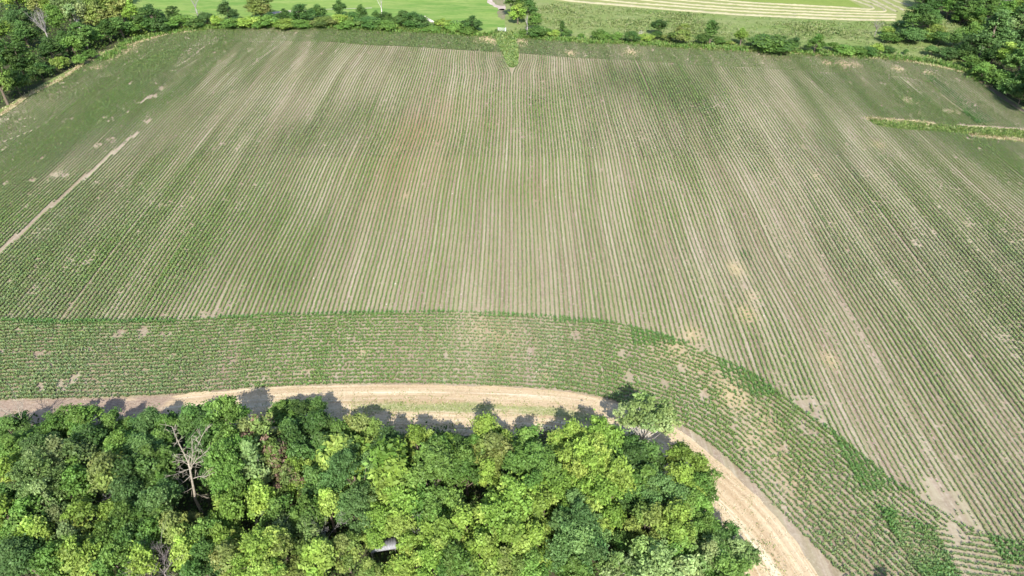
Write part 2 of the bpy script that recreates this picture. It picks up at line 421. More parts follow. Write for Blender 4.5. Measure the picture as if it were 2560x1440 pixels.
def corn_mesh(name, x, y, size, seed, near, hue=0.0):
    rs = RS(seed); n = len(x)
    nl = 5 if near else 4
    V = []; Fq = []; Ft = []; Cq = []; Ct = []
    tone = fnoise(x * .04, y * .03, 31, 3)
    base = np.array([.145, .222, .058])[None] * np.ones((n, 1))
    lush = np.array([.076, .178, .034])[None]
    gry = np.array([.172, .222, .090])[None]
    base = base + (gry - base) * np.clip((tone - .5) * 2.4 + .25, 0, 1)[:, None]
    base = base + (lush - base) * np.clip(hue if np.ndim(hue) else np.full(n, hue), 0, 1)[:, None]
    yaw0 = rs.rand(n) * 6.283
    off = 0
    for k in range(nl):
        yaw = yaw0 + k * (2.4 if near else 1.7) + rs.randn(n) * .35
        ln = size * (.23 + .13 * rs.rand(n)) * (1.05 if not near else 1)
        up = size * (.22 + .22 * rs.rand(n)); w = size * (.036 + .018 * rs.rand(n)) * (1.35 if near else 1.9)
        c, s = np.cos(yaw), np.sin(yaw)
        b = np.c_[x, y, np.full(n, .02)]
        m = np.c_[x + c * ln * .45, y + s * ln * .45, up]
        t = np.c_[x + c * ln, y + s * ln, up * (.70 + .4 * rs.rand(n))]
        sd = np.c_[-s * w, c * w, rs.randn(n) * w * .3]
        if near:
            v = np.stack([b - sd * .5, b + sd * .5, m + sd, m - sd, t], 1)
            i = np.arange(n)[:, None] * 5 + off
            Fq.append(i + np.array([[0, 1, 2, 3]])); Ft.append(i + np.array([[3, 2, 4]])); off += 5 * n
        else:
            v = np.stack([b, m + sd, t, m - sd], 1)
            i = np.arange(n)[:, None] * 4 + off
            Fq.append(i + np.array([[0, 1, 2, 3]])); off += 4 * n
        V.append(v.reshape(-1, 3))
        col = base * (.78 + .44 * rs.rand(n))[:, None]
        col = col * (1 + .12 * rs.randn(n, 3) * np.array([[1, .4, 1]]))
        Cq.append(np.clip(col, .008, .5)); Ct.append(np.clip(col * 1.12, .008, .5))
    fl = [np.concatenate(Fq)]; cl = [np.concatenate(Cq)]
    if near: fl.append(np.concatenate(Ft)); cl.append(np.concatenate(Ct))
    return np_mesh(name, np.concatenate(V), fl, cl, M_CORN)

ROW = .762
ROWANG = math.radians(.25)
# --- main block: rows running away from the camera
rowx = np.arange(-210, 195, ROW)
ends_y = np.interp(rowx, ENDS[:, 0], ENDS[:, 1])
end0 = ends_y.copy()
pas = np.floor((rowx - gp(2068, 1035)[0]) / (16 * ROW)).astype(int)      # one pass of the planter: 16 rows ending together
rsp = RS(19)
for g_ in np.unique(pas):
    e = ends_y[pas == g_]
    ends_y[pas == g_] = e.min() * .52 + e.max() * .48 - rsp.uniform(.1, 1.3)
XS, YS = [], []
rs0 = RS(11)
for xr, ye in zip(rowx, ends_y):
    yy = ye; ys = []
    yl = np.interp(xr, rowx, end0)
    if yl < ye: XS.append(np.full(1, xr)); YS.append(np.full(1, ye))
    gpz = np.arange(min(yl, ye), ye, .3); gpz = gpz[rs0.rand(len(gpz)) < .38]
    XS.append(np.full(len(gpz), xr)); YS.append(gpz)
    a = np.arange(ye, 140, .19); b = np.arange(max(ye, 140), 238, .19)
    ys = np.r_[a, b] + rs0.randn(len(a) + len(b)) * .03
    XS.append(np.full(len(ys), xr)); YS.append(ys)
XS = np.concatenate(XS); YS = np.concatenate(YS)
XW = XS + bend(XS, YS) + rs0.randn(len(XS)) * .035 + (YS - 80) * math.tan(ROWANG)
# only what the camera can nearly see
vis = np.abs(XW) * F / (YS * CP + H * SP) < 1280 * 1.12
XW, YS, XS = XW[vis], YS[vis], XS[vis]
fd = seg_dist(XW, YS, FAR[::3])
FARPOLY = np.vstack([FAR, [[260, 60]], [[260, 0]], [[-260, 0]], [[-260, 60]]])
k = (fd > 15.0 + .4 * np.sin(XW * .3)) & inside(FARPOLY, XW, YS)
XW, YS = XW[k], YS[k]
k = keep_plants(XW, YS, 41)
XW, YS = XW[k], YS[k]
# the taller, lusher strip near the right edge
LUSH = G([(2305, 185), (2325, 188), (2420, 250), (2490, 305), (2440, 312), (2370, 250)])
def lushness(x, y):
    l = inside(LUSH, x, y) * .9
    l = np.maximum(l, .95 * (y < np.interp(x, ENDS[:, 0], ENDS[:, 1])))
    l = np.maximum(l, .8 * spots_value(x, y, [(1860, 640, 1.2, .9), (1830, 540, 1.0, .8), (1890, 425, 1.5, .6)]))
    return l
nearm = YS < 140
sz = plant_size(XW, YS) * (1 + .38 * lushness(XW, YS))
lu = lushness(XW, YS)
crop = np_mesh  # (keeps the name local)
o = link('maize_crop', corn_mesh('maize_crop', XW[nearm], YS[nearm], sz[nearm], 51, True, lu[nearm]))
stuff(o, 'young maize in straight rows over the nearer half of the brown field', 'maize crop')
o = link('maize_crop', corn_mesh('maize_crop_far', XW[~nearm], YS[~nearm], sz[~nearm], 52, False, lu[~nearm]))
stuff(o, 'young maize rows over the farther half of the field up to the hedge', 'maize crop')

# --- near headland: rows parallel to the straw strip
hx, hy = [], []
for kx in range(0, 25):
    Lo = offset(EDGE, .35 + kx * ROW)
    s = np.r_[0, np.cumsum(np.hypot(*np.diff(Lo, axis=0).T))]
    ss = np.arange(0, s[-1], .135) + rs0.rand() * .1
    hx.append(np.interp(ss, s, Lo[:, 0]) + rs0.randn(len(ss)) * .11); hy.append(np.interp(ss, s, Lo[:, 1]) + rs0.randn(len(ss)) * .11)
hx = np.concatenate(hx); hy = np.concatenate(hy)
BLK = G([(2190, 1265), (2330, 1318), (2560, 1350), (2760, 1390), (2760, 1620), (2420, 1620), (2300, 1440)])
BLKIN = G([(2330, 1318), (2560, 1350), (2760, 1390), (2760, 1620), (2500, 1620), (2400, 1440)])
k = (hy < np.interp(hx, ENDS[:, 0], ENDS[:, 1]) - .2) & (np.abs(hx) * F / (hy * CP + H * SP) < 1280 * 1.1) & ~inside(BLKIN, hx, hy)
hx, hy = hx[k], hy[k]
# --- corner block in the bottom right: short rows across
d1 = np.array(gp(2560, 1412)) - np.array(gp(2350, 1378)); d1 /= np.hypot(*d1); n1 = np.array([-d1[1], d1[0]])
o1 = np.array(gp(2400, 1400))
aa, bb = np.meshgrid(np.arange(-25, 25, .2), np.arange(-20, 20, ROW))
bx = (o1[0] + aa * d1[0] + bb * n1[0]).ravel(); by = (o1[1] + aa * d1[1] + bb * n1[1]).ravel()
k = inside(BLK, bx, by)
bx = bx[k] + rs0.randn(k.sum()) * .05; by = by[k] + rs0.randn(k.sum()) * .05
hx = np.r_[hx, bx]; hy = np.r_[hy, by]
k = keep_plants(hx, hy, 43, .05)
hx, hy = hx[k], hy[k]
ovl = (inside(BLK, hx, hy) & ~inside(BLKIN, hx, hy)) * np.clip((fnoise(hx * .28, hy * .28, 91, 3) - .30) * 3.2, 0, 1)
hs = (plant_size(hx, hy) * 1.0 + .22) * (.92 + .42 * ovl)
o = link('headland_maize', corn_mesh('headland_maize', hx, hy, hs, 53, True, .22 * fnoise(hx * .1, hy * .1, 77, 2) + .6 * ovl))
stuff(o, 'maize headland rows bending round the wood beside the straw strip', 'maize crop')

# --- far headland: rows parallel to the hedge
fx, fy = [], []
for kx in range(0, 20):
    Lo = offset(FAR, -(.9 + kx * ROW), 90)
    s = np.r_[0, np.cumsum(np.hypot(*np.diff(Lo, axis=0).T))]
    ss = np.arange(0, s[-1], .17)
    fx.append(np.interp(ss, s, Lo[:, 0]) + rs0.randn(len(ss)) * .05); fy.append(np.interp(ss, s, Lo[:, 1]) + rs0.randn(len(ss)) * .05)
fx = np.concatenate(fx); fy = np.concatenate(fy)
k = np.abs(fx) * F / (fy * CP + H * SP) < 1280 * 1.12
fx, fy = fx[k], fy[k]
k = keep_plants(fx, fy, 44, .03) & (seg_dist(fx, fy, FAR[::2]) < 15.2)
fx, fy = fx[k], fy[k]
fs = plant_size(fx, fy) * .70 + .24 * sstep(60, 20, np.abs(fx + 20)) + .16
o = link('headland_maize', corn_mesh('headland_maize_far', fx, fy, fs, 54, False, np.maximum(.08, lushness(fx, fy))))
stuff(o, 'dense green maize headland along the hedge at the far field edge', 'maize crop')

# ---------------------------------------------------------------- ground sheets
def plane_ngon(name, pts, z, mat):
    V = np.c_[pts, np.full(len(pts), z)]
    me = np_mesh(name, V, [np.arange(len(pts))[None]], None, mat)
    o = link(name, me); struct(o); return o
def ensure_ccw(P):
    P = np.asarray(P); a = np.sum(P[:, 0] * np.roll(P[:, 1], -1) - np.roll(P[:, 0], -1) * P[:, 1])
    return P if a > 0 else P[::-1]

plane_ngon('ground', np.array([[-4000, -1500], [4000, -1500], [4000, 6000], [-4000, 6000]], float), 0.0, M_MEADOW)

# field: fine grid carrying the soil kinds and painted glare
gx = np.arange(-240, 230.1, 1.0); gy = np.arange(20, 246.1, 1.0)
XX, YY = np.meshgrid(gx, gy); nx, ny = len(gx), len(gy)
V = np.c_[XX.ravel(), YY.ravel(), np.full(nx * ny, .010)]
i = np.arange(nx - 1)[None] + np.arange(ny - 1)[:, None] * nx
FQ = np.stack([i, i + 1, i + 1 + nx, i + nx], -1).reshape(-1, 4)
me = np_mesh('field', V, [FQ], None, M_SOIL)
uvl = me.uv_layers.new(name='rows')
vi = np.empty(len(me.loops), np.int32); me.loops.foreach_get('vertex_index', vi)
ux = V[:, 0] - (V[:, 1] - 80) * math.tan(ROWANG)
ux = ux - bend(ux, V[:, 1])
hd = (V[:, 1] < np.interp(V[:, 0], ENDS[:, 0], ENDS[:, 1]))
U = np.c_[ux, V[:, 1]]
uvl.data.foreach_set('uv', U[vi].astype(np.float32).ravel())
sp = np.c_[spots_value(V[:, 0], V[:, 1], STRAW_GLARE_SPOTS), spots_value(V[:, 0], V[:, 1], RED_SPOTS), spots_value(V[:, 0], V[:, 1], DARK_SPOTS), np.ones(len(V))]
a = me.attributes.new('spots', 'FLOAT_COLOR', 'POINT'); a.data.foreach_set('color', sp.astype(np.float32).ravel())
struct(link('field', me))

# everything beyond the far field edge
far_poly = np.vstack([FAR[::2], [[500, 60], [1500, 60], [1500, 3000], [-1500, 3000], [-1500, 60], [-500, 60]]])
plane_ngon('meadow', ensure_ccw(far_poly), .016, M_MEADOW)
pl = [(330, 101), (414, 84), (498, 73), (548, 68), (666, 63), (760, 63), (866, 66), (969, 72), (1073, 77), (1197, 85), (1238, 80), (1262, 79), (1262, 40), (1262, 0), (1258, -60)]
P = G(pl); P = np.vstack([P, [[P[-1][0] - 2, 900], [-700, 900], [-300, 330], [-160, 250]]])
plane_ngon('pasture', ensure_ccw(P), .022, M_PASTURE)

def blob(px_pts, z, name, mat, jit=.5, seed=1):
    P = G(px_pts); Q = smooth_line(np.vstack([P, P[:1]]), .8)
    rs = RS(seed); Q = Q + relax(rs.randn(len(Q), 2) * jit, 1)
    plane_ngon(name, ensure_ccw(Q[:-1]), z, mat)
blob([(1212, -40), (1216, 0), (1226, 12), (1240, 18), (1250, 23), (1262, 25), (1262, 0), (1262, -40)], .028, 'bare_ground', M_SAND, .5, 3)
blob([(1232, 0), (1240, 12), (1256, 14), (1261, 8), (1258, -10), (1240, -20)], .034, 'bare_ground', M_MUD, .6, 4)
blob([(1243, 24), (1248, 40), (1252, 48), (1262, 46), (1262, 25), (1250, 22)], .028, 'bare_ground', M_MUD, .6, 5)
blob([(678, 31), (700, 28), (738, 26), (742, 31), (720, 35), (690, 36)], .028, 'bare_ground', M_SAND, .3, 6)
# thin path over the pasture
def ribbon(name, px_pts, width, z, mat, jit=.2, seed=2, world=False):
    Lc = smooth_line(np.asarray(px_pts) if world else G(px_pts), .6); Nn = normals(Lc); rs = RS(seed)
    wl = width * (.5 + jit * relax(rs.randn(len(Lc), 1), 4)); wr = width * (.5 + jit * relax(rs.randn(len(Lc), 1), 4))
    A = Lc + Nn * wl; B = Lc - Nn * wr
    n = len(Lc); V = np.r_[np.c_[B, np.full(n, z)], np.c_[A, np.full(n, z)]]
    i = np.arange(n - 1); me = np_mesh(name, V, [np.stack([i, i + 1, i + 1 + n, i + n], -1)], None, mat)
    s = np.r_[0, np.cumsum(np.hypot(*np.diff(Lc, axis=0).T))]
    U = np.r_[np.c_[s, -wr[:, 0]], np.c_[s, wl[:, 0]]]
    uvl = me.uv_layers.new(name='UVMap'); vi = np.empty(len(me.loops), np.int32); me.loops.foreach_get('vertex_index', vi)
    uvl.data.foreach_set('uv', U[vi].astype(np.float32).ravel())
    o = link(name, me); struct(o); return o
ribbon('path', [(735, 28), (800, 24), (860, 22), (930, 20)], .5, .030, M_SAND, .15)

# hay field
HAY = G([(1330, -30), (1385, 2), (1440, 7), (1560, 17), (1688, 28), (1800, 35), (1900, 41), (2050, 48), (2240, 54), (2300, 40), (2318, 26), (2300, 12), (2262, -2), (2180, -40)])
HP = np.vstack([HAY, [[HAY[-1][0] - 10, 420], [HAY[0][0], 420]]])
plane_ngon('hay_field', ensure_ccw(HP), .024, M_STUB)
UN = G([(1560, -22), (1700, -8), (1850, 3), (2000, 11), (2157, 19), (2140, 10), (2100, -12)])
plane_ngon('unmown_grass', ensure_ccw(np.vstack([UN, [[UN[-1][0] - 6, 400], [UN[0][0], 400]]])), .030, M_UNMOWN)

def windrow(px_pts, label, w=1.7, h=.42, seed=1):
    Lc = relax(smooth_line(G(px_pts), .5), 6); Nn = relax(normals(Lc), 4); rs = RS(seed); n = len(Lc)
    prof = [(-1, 0), (-.72, .45), (-.3, .95), (.25, 1), (.7, .5), (1, 0)]
    V = []
    for q, (a, b) in enumerate(prof):
        ww = w / 2 * (1 + .28 * relax(rs.randn(n, 1), 2)); hh = h * (1 + .35 * relax(rs.randn(n, 1), 1))
        V.append(np.c_[Lc + Nn * a * ww, .035 + b * hh[:, 0] + 0 * Lc[:, 0]])
    V = np.concatenate(V); i = np.arange(n - 1); Fq = []
    for q in range(len(prof) - 1): Fq.append(np.stack([i + q * n, i + (q + 1) * n, i + 1 + (q + 1) * n, i + 1 + q * n], -1))
    o = link('hay_windrow', np_mesh('hay_windrow', V, [np.concatenate(Fq)], None, M_HAY), None, True)
    tag(o, label, 'hay windrow', 'windrows of cut hay in the far field')
windrow([(1360, -8), (1440, 4), (1560, 14), (1688, 25), (1850, 37), (2000, 44), (2120, 49), (2236, 51)], 'outermost pale hay windrow along the rough meadow edge', 1.7, .35, 1)
windrow([(1400, -12), (1560, 6), (1688, 16), (1850, 28.5), (2000, 36), (2120, 41), (2240, 43.5)], 'second hay windrow in from the rough meadow', 1.25, .32, 2)
windrow([(1480, -12), (1640, 4), (1750, 14), (1850, 21), (2000, 29), (2120, 34), (2240, 37)], 'third hay windrow in from the rough meadow', 1.15, .32, 3)
windrow([(1560, -12), (1700, 1), (1850, 13), (2000, 21.5), (2120, 27), (2200, 30), (2214, 28), (2208, 22), (2190, 13), (2157, 0), (2130, -14)], 'fourth hay windrow, making the larger hairpin bend', 1.15, .32, 4)
windrow([(1640, -14), (1750, -4), (1850, 5.5), (2000, 14), (2120, 20.5), (2170, 24), (2182, 22), (2176, 16), (2131, 0), (2100, -14)], 'inner hay windrow with hairpin bend round the unmown grass', 1.15, .32, 5)
windrow([(2150, -14), (2180, 0), (2214, 17), (2242, 30)], 'straight hay windrow running to the big oak from the top', 1.15, .32, 6)
windrow([(2180, -14), (2205, -1), (2236, 15), (2262, 27)], 'hay windrow behind the big oak, second from the right wood', 1.15, .32, 7)
windrow([(2205, -16), (2233, 0), (2266, 12), (2300, 22)], 'hay windrow nearest the right wood at the top', 1.3, .32, 8)

# grass wedge at the gateway, grass waterway on the right
plane_ngon('grass_strip', ensure_ccw(WEDGE + relax(RS(8).randn(len(WEDGE), 2) * .2, 0)), .018, M_WEEDS)
plane_ngon('grass_strip', ensure_ccw(WATER), .018, M_WEEDS)

# straw strip between crop and wood, and the wood's floor
SOUT = relax(smooth_line(G(STRAW_PX), .5), 30)
def between(A, B, n, t=12):
    """rows of points from line A to line B, both resampled to n"""
    def rs_(Lc):
        s = np.r_[0, np.cumsum(np.hypot(*np.diff(Lc, axis=0).T))]; q = np.linspace(0, s[-1], n)
        return np.c_[np.interp(q, s, Lc[:, 0]), np.interp(q, s, Lc[:, 1])], q
    a, q = rs_(A); b, _ = rs_(B)
    w = np.linspace(0, 1, t)
    return a[None] * (1 - w)[:, None, None] + b[None] * w[:, None, None], q
SIN = relax(smooth_line(G([(-420, 1130), (-150, 1115), (0, 1105), (200, 1102), (400, 1100), (560, 1100), (700, 1110), (900, 1120), (1100, 1120), (1300, 1120), (1450, 1130), (1520, 1150), (1560, 1170), (1600, 1200), (1640, 1240), (1680, 1300), (1710, 1350), (1740, 1420), (1770, 1480), (1800, 1560), (1830, 1680), (1860, 1760)]), .5), 60)
Gd, q = between(SOUT, SIN, 420, 40)
tt, nn = Gd.shape[:2]
Gd[0] += normals(Gd[0]) * relax(RS(5).randn(nn, 1), 2) * .16
V = np.c_[Gd.reshape(-1, 2), np.full(tt * nn, .020)]
i = np.arange(nn - 1)[None] + np.arange(tt - 1)[:, None] * nn
me = np_mesh('track', V, [np.stack([i, i + nn, i + nn + 1, i + 1], -1).reshape(-1, 4)], None, M_TRACK)
vi = np.empty(len(me.loops), np.int32); me.loops.foreach_get('vertex_index', vi)
wid = np.hypot(*(Gd[0] - Gd[-1]).T)
U = np.stack([np.broadcast_to(q[None], (tt, nn)), np.linspace(0, 1, tt)[:, None] * wid[None]], -1).reshape(-1, 2)
me.uv_layers.new(name='UVMap').data.foreach_set('uv', U[vi].astype(np.float32).ravel())
vx, vy = V[:, 0], V[:, 1]; across = U[:, 1]
pxs = 1280 + vx * F / (vy * CP + H * SP)
dirt = .62 * sstep(560, 380, pxs) + .0
green = .64 * sstep(820, 900, pxs) * sstep(1560, 1450, pxs) * np.exp(-((across - 4.6) / 1.6) ** 2) + .42 * np.exp(-((pxs - 730) / 60) ** 2) * sstep(2, 4, across)
green = green + .3 * sstep(6.5, 9, across)
green = green + .30 * np.exp(-((pxs - 1930) / 60) ** 2) * np.exp(-((across - 4) / 1.2) ** 2)
a = me.attributes.new('spots', 'FLOAT_COLOR', 'POINT'); a.data.foreach_set('color', np.c_[green, dirt, .42 * np.maximum(np.exp(-((across - 1.15) / .30) ** 2), np.exp(-((across - 2.95) / .32) ** 2)), dirt * 0 + 1].astype(np.float32).ravel())
struct(link('track', me))
fl = np.vstack([SIN + 0 * SIN, [[60, -60], [-200, -60]]])
fl = np.vstack([relax(smooth_line(G([(-420, 1085), (-150, 1070), (0, 1062), (200, 1058), (400, 1055), (560, 1058), (640, 1075), (900, 1085), (1100, 1092), (1300, 1090), (1450, 1085), (1540, 1100), (1580, 1130), (1620, 1170), (1680, 1230), (1720, 1300), (1760, 1370), (1800, 1420), (1850, 1500), (1900, 1600)]), .6), 10) + RS(4).randn(1, 2) * 0, [[30, -80], [-220, -80]]])
jt = relax(RS(6).randn(len(fl), 2) * .8, 2); jt[-2:] = 0
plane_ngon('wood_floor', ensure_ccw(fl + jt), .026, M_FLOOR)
WOOD_FRONT = fl.copy()

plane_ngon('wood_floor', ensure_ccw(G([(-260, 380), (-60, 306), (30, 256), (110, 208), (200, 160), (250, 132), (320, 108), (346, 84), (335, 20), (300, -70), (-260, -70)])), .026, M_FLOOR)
plane_ngon('wood_floor', ensure_ccw(G([(2286, 4), (2340, 38), (2424, 72), (2394, 140), (2420, 170), (2470, 210), (2520, 244), (2600, 292), (2760, 362), (2900, 300), (2900, -70), (2270, -70)])), .026, M_FLOOR)
# dry verge along the far field edge
def verge(px_pts, w, label_seed, mat): ribbon('verge', px_pts, w, .022, mat, .28, label_seed)
M_VERGE = ground_mat('dry_verge', [(.40, .33, .20), (.50, .42, .275), (.18, .21, .07), (.27, .195, .115)], (.1, .5, 2.5))
verge([(-60, 322), (0, 288), (72, 238), (118, 216), (156, 197), (210, 159), (252, 138), (319, 115), (414, 87), (498, 76)], 1.7, 3, M_VERGE)
verge([(2040, 138), (2131, 142), (2254, 152), (2344, 168), (2412, 184), (2461, 213)], 1.4, 4, M_VERGE)
verge([(1620, 114), (1710, 121), (1800, 126), (1900, 130), (2026, 137)], .8, 5, M_VERGE)
verge([(2465, 214), (2510, 249), (2560, 281), (2680, 350)], 2.2, 6, ground_mat('shadow_verge', [(.13, .10, .075), (.17, .13, .10), (.09, .10, .045), (.22, .17, .13)]))  # shadow of the right wood on the field edge, painted as a dark brown ribbon
verge([(2165, 297), (2230, 301), (2300, 306), (2335, 309)], 2.0, 7, M_VERGE)
verge([(2400, 316), (2470, 320), (2580, 328)], 1.2, 8, M_VERGE)
verge([(2440, 340), (2500, 346), (2580, 354), (2680, 364)], 2.2, 9, M_VERGE)
verge([(2195, 314), (2220, 319)], .7, 10, M_VERGE)

# ---------------------------------------------------------------- grass and weeds (stuff)
def tufts(name, x, y, h, w, cols, seed, per=5, spread=.18, mat=None, droop=.45):
    """clumps of leaning blades"""
    rs = RS(seed); n = len(x)
    cols = np.asarray(cols); ci = rs.randint(0, len(cols), n)
    V = []; Fl = []; C = []; off = 0
    for k in range(per):
        yaw = rs.rand(n) * 6.283; c, s = np.cos(yaw), np.sin(yaw)
        bx = x + rs.randn(n) * spread; by = y + rs.randn(n) * spread
        hh = h * (.6 + .8 * rs.rand(n)); ww = w * (.7 + .6 * rs.rand(n)); le = hh * droop * (.5 + rs.rand(n))
        b = np.c_[bx, by, np.full(n, .01)]; t = np.c_[bx + c * le, by + s * le, hh]; m = .5 * (b + t); m[:, 2] += hh * .15
        sd = np.c_[-s * ww, c * ww, 0 * ww]
        V.append(np.stack([b, m + sd, t, m - sd], 1).reshape(-1, 3))
        Fl.append(np.arange(n)[:, None] * 4 + off + np.array([[0, 1, 2, 3]])); off += 4 * n
        C.append(np.clip(cols[ci] * (.7 + .6 * rs.rand(n))[:, None], .005, .9))
    return np_mesh(name, np.concatenate(V), [np.concatenate(Fl)], [np.concatenate(C)], mat or M_GRASS)

def scatter(poly, dens, seed):
    poly = np.asarray(poly); a, b = poly.min(0), poly.max(0); rs = RS(seed)
    n = int((b - a).prod() * dens); x = a[0] + rs.rand(n) * (b - a)[0]; y = a[1] + rs.rand(n) * (b - a)[1]
    k = inside(poly, x, y); return x[k], y[k]

# rough meadow on the right
MEAD = G([(1285, 80), (1300, 30), (1390, 5), (1560, 20), (1800, 38), (2050, 50), (2240, 56), (2330, 40), (2440, 70), (2420, 150), (2330, 160), (2254, 148), (2131, 139), (1900, 127), (1710, 117), (1500, 105), (1365, 97)])
x, y = scatter(MEAD, 2.2, 61)
n = fnoise(x * .05, y * .11, 62, 3); k = RS(63).rand(len(x)) < np.clip((n - .28) * 2.2, .08, 1); x, y = x[k], y[k]; n = n[k]
o = link('meadow_grass', tufts('meadow_grass', x, y, .34 + .5 * np.clip(n - .35, 0, 1), .10, [(.12, .19, .048), (.18, .235, .068), (.22, .25, .10), (.27, .29, .14), (.085, .15, .045), (.20, .24, .085)], 64, 4, .25, droop=.8))
stuff(o, 'rough tall grass in the unmown meadow behind the right hedge', 'grass')
x, y = scatter(WEDGE, 7, 65)
o = link('tall_grass', tufts('wedge_grass', x, y, .45, .08, [(.12, .21, .05), (.16, .25, .07), (.22, .29, .12), (.26, .30, .09)], 66, 5, droop=.7))
stuff(o, 'tongue of tall grass reaching from the gate into the field', 'grass')
x, y = scatter(WATER, 7, 67)
o = link('tall_grass', tufts('waterway_grass', x, y, .45, .09, [(.12, .20, .045), (.17, .25, .06), (.21, .27, .07), (.27, .29, .13), (.08, .15, .035)], 68, 5, droop=.6))
stuff(o, 'green grass waterway cutting into the field from the right edge', 'grass')
# dry tufts on the straw strip and verges
def along(px_pts, w, dens, seed):
    Lc = smooth_line(G(px_pts), .5); rs = RS(seed); n = int(len(Lc) * .5 * w * dens)
    i = rs.randint(0, len(Lc), n); Nn = normals(Lc)
    P = Lc[i] + Nn[i] * (rs.randn(n, 1) * w * .4) + rs.randn(n, 2) * .2; return P[:, 0], P[:, 1]
a1 = along([(-60, 322), (0, 288), (72, 238), (118, 216), (156, 197), (210, 159), (252, 138), (319, 115), (414, 87), (498, 76)], 2.0, 4, 71)
a2 = along([(2040, 138), (2131, 142), (2254, 152), (2344, 168), (2412, 184), (2470, 218)], 1.4, 4, 72)
a3 = along([(2165, 297), (2230, 301), (2330, 309)], 1.4, 7, 73); a4 = along([(2430, 340), (2500, 346), (2580, 354)], 1.6, 7, 74)
a5 = along([(1700, 120), (1900, 130), (2026, 137)], .8, 3, 75)
x = np.r_[a1[0], a2[0], a3[0], a4[0], a5[0]]; y = np.r_[a1[1], a2[1], a3[1], a4[1], a5[1]]
o = link('dry_grass', tufts('verge_tufts', x, y, .42, .06, [(.46, .38, .23), (.54, .46, .30), (.34, .26, .155), (.22, .25, .09)], 76, 5))
stuff(o, 'straw-coloured dry grass on the verges of the far field edge', 'dry grass')
b1 = along([(260, 150), (330, 104), (420, 84), (520, 72), (660, 66), (760, 66), (866, 69), (969, 76), (1073, 80), (1197, 88), (1236, 86)], 2.2, 5, 77)
b2 = along([(1288, 92), (1365, 97), (1500, 106), (1577, 108), (1710, 117), (1900, 127), (2026, 134), (2131, 139), (2254, 147), (2330, 155), (2400, 172), (2460, 205)], 2.6, 5, 78)
x = np.r_[b1[0], b2[0]]; y = np.r_[b1[1], b2[1]]
o = link('hedge_weeds', tufts('hedge_weeds', x, y, .75, .13, [(.10, .20, .035), (.15, .24, .05), (.08, .16, .035), (.18, .23, .07), (.12, .22, .045)], 79, 5, .3))
stuff(o, 'green and yellow weeds growing along the foot of the far hedge', 'weeds')
# straw and grass on the track
k = RS(81).rand(len(V)) > .0
ri = RS(82).randint(0, tt - 1, 15000); rj = RS(83).randint(0, nn - 1, 15000)
P = Gd[ri, rj] + (Gd[ri + 1, rj] - Gd[ri, rj]) * RS(84).rand(15000, 1) + (Gd[ri, rj + 1] - Gd[ri, rj]) * RS(85).rand(15000, 1)
pxs = 1280 + P[:, 0] * F / (P[:, 1] * CP + H * SP)
k = RS(86).rand(15000) < .55 * np.clip((pxs - 420) / 200, .05, 1); P = P[k]
o = link('straw_litter', tufts('straw_litter', P[:, 0], P[:, 1], .09, .03, [(.50, .43, .30), (.60, .53, .39), (.38, .30, .19), (.22, .26, .09)], 87, 4, .25, droop=2.0))
stuff(o, 'dry straw and grass lying on the pale strip beside the wood', 'straw')
grn = green.reshape(tt, nn)
gi = grn[ri, rj][k]; kk = RS(88).rand(len(P)) < gi * 1.6; Pg = P[kk]
o = link('grass', tufts('track_grass', Pg[:, 0], Pg[:, 1], .20, .05, [(.15, .23, .05), (.22, .29, .08), (.30, .33, .12)], 89, 5, .25))
stuff(o, 'green grass patches along the middle of the straw strip', 'grass')
# pale stones
rs = RS(90); n = 420; x = rs.uniform(-150, 130, n); y = rs.uniform(70, 205, n)
V = []; Fl = []
for a_, b_, r_ in zip(x, y, .05 + .09 * rs.rand(n) ** 2):
    th = np.arange(5) * 1.2566 + rs.rand(); rr = r_ * (.8 + .4 * rs.rand(5)); bse = len(V) * 6
    V.append(np.r_[np.c_[a_ + np.cos(th) * rr, b_ + np.sin(th) * rr, np.full(5, .008)], [[a_, b_, r_ * .9]]])
    Fl.append(np.array([[q, (q + 1) % 5, 5] for q in range(5)]) + bse)
mst, nt = new_mat('pale_stone'); finish(nt, (.62, .58, .52), .8)
o = link('field_stones', np_mesh('field_stones', np.concatenate(V), [np.concatenate(Fl)], None, mst))
stuff(o, 'small pale stones lying loose among the maize rows', 'stones')

# ---------------------------------------------------------------- foliage
SPEC = {   # leaf colours (albedo), leaf size, puffs, leaves per puff, puff radius
 'Y': dict(c=[(.158, .230, .042), (.188, .255, .054), (.130, .202, .035)], leaf=.20, np=88, nl=62, rp=.44),
 'G': dict(c=[(.094, .170, .034), (.114, .194, .042), (.076, .145, .029)], leaf=.19, np=88, nl=62, rp=.44),
 'D': dict(c=[(.062, .118, .028), (.078, .140, .034), (.048, .096, .024)], leaf=.19, np=84, nl=62, rp=.46),
 'B': dict(c=[(.074, .136, .040), (.092, .158, .048), (.060, .114, .034)], leaf=.145, np=120, nl=75, rp=.42),
 'L': dict(c=[(.160, .222, .078), (.192, .250, .100), (.130, .195, .058)], leaf=.25, np=60, nl=40, rp=.50),
 'O': dict(c=[(.146, .190, .046), (.160, .192, .056), (.115, .166, .038)], leaf=.20, np=86, nl=60, rp=.44),
 'P': dict(c=[(.125, .185, .060), (.150, .205, .076), (.100, .158, .046)], leaf=.18, np=88, nl=58, rp=.42),
 'R': dict(c=[(.150, .195, .056), (.165, .192, .064), (.115, .172, .040)], leaf=.19, np=80, nl=52, rp=.40),
}
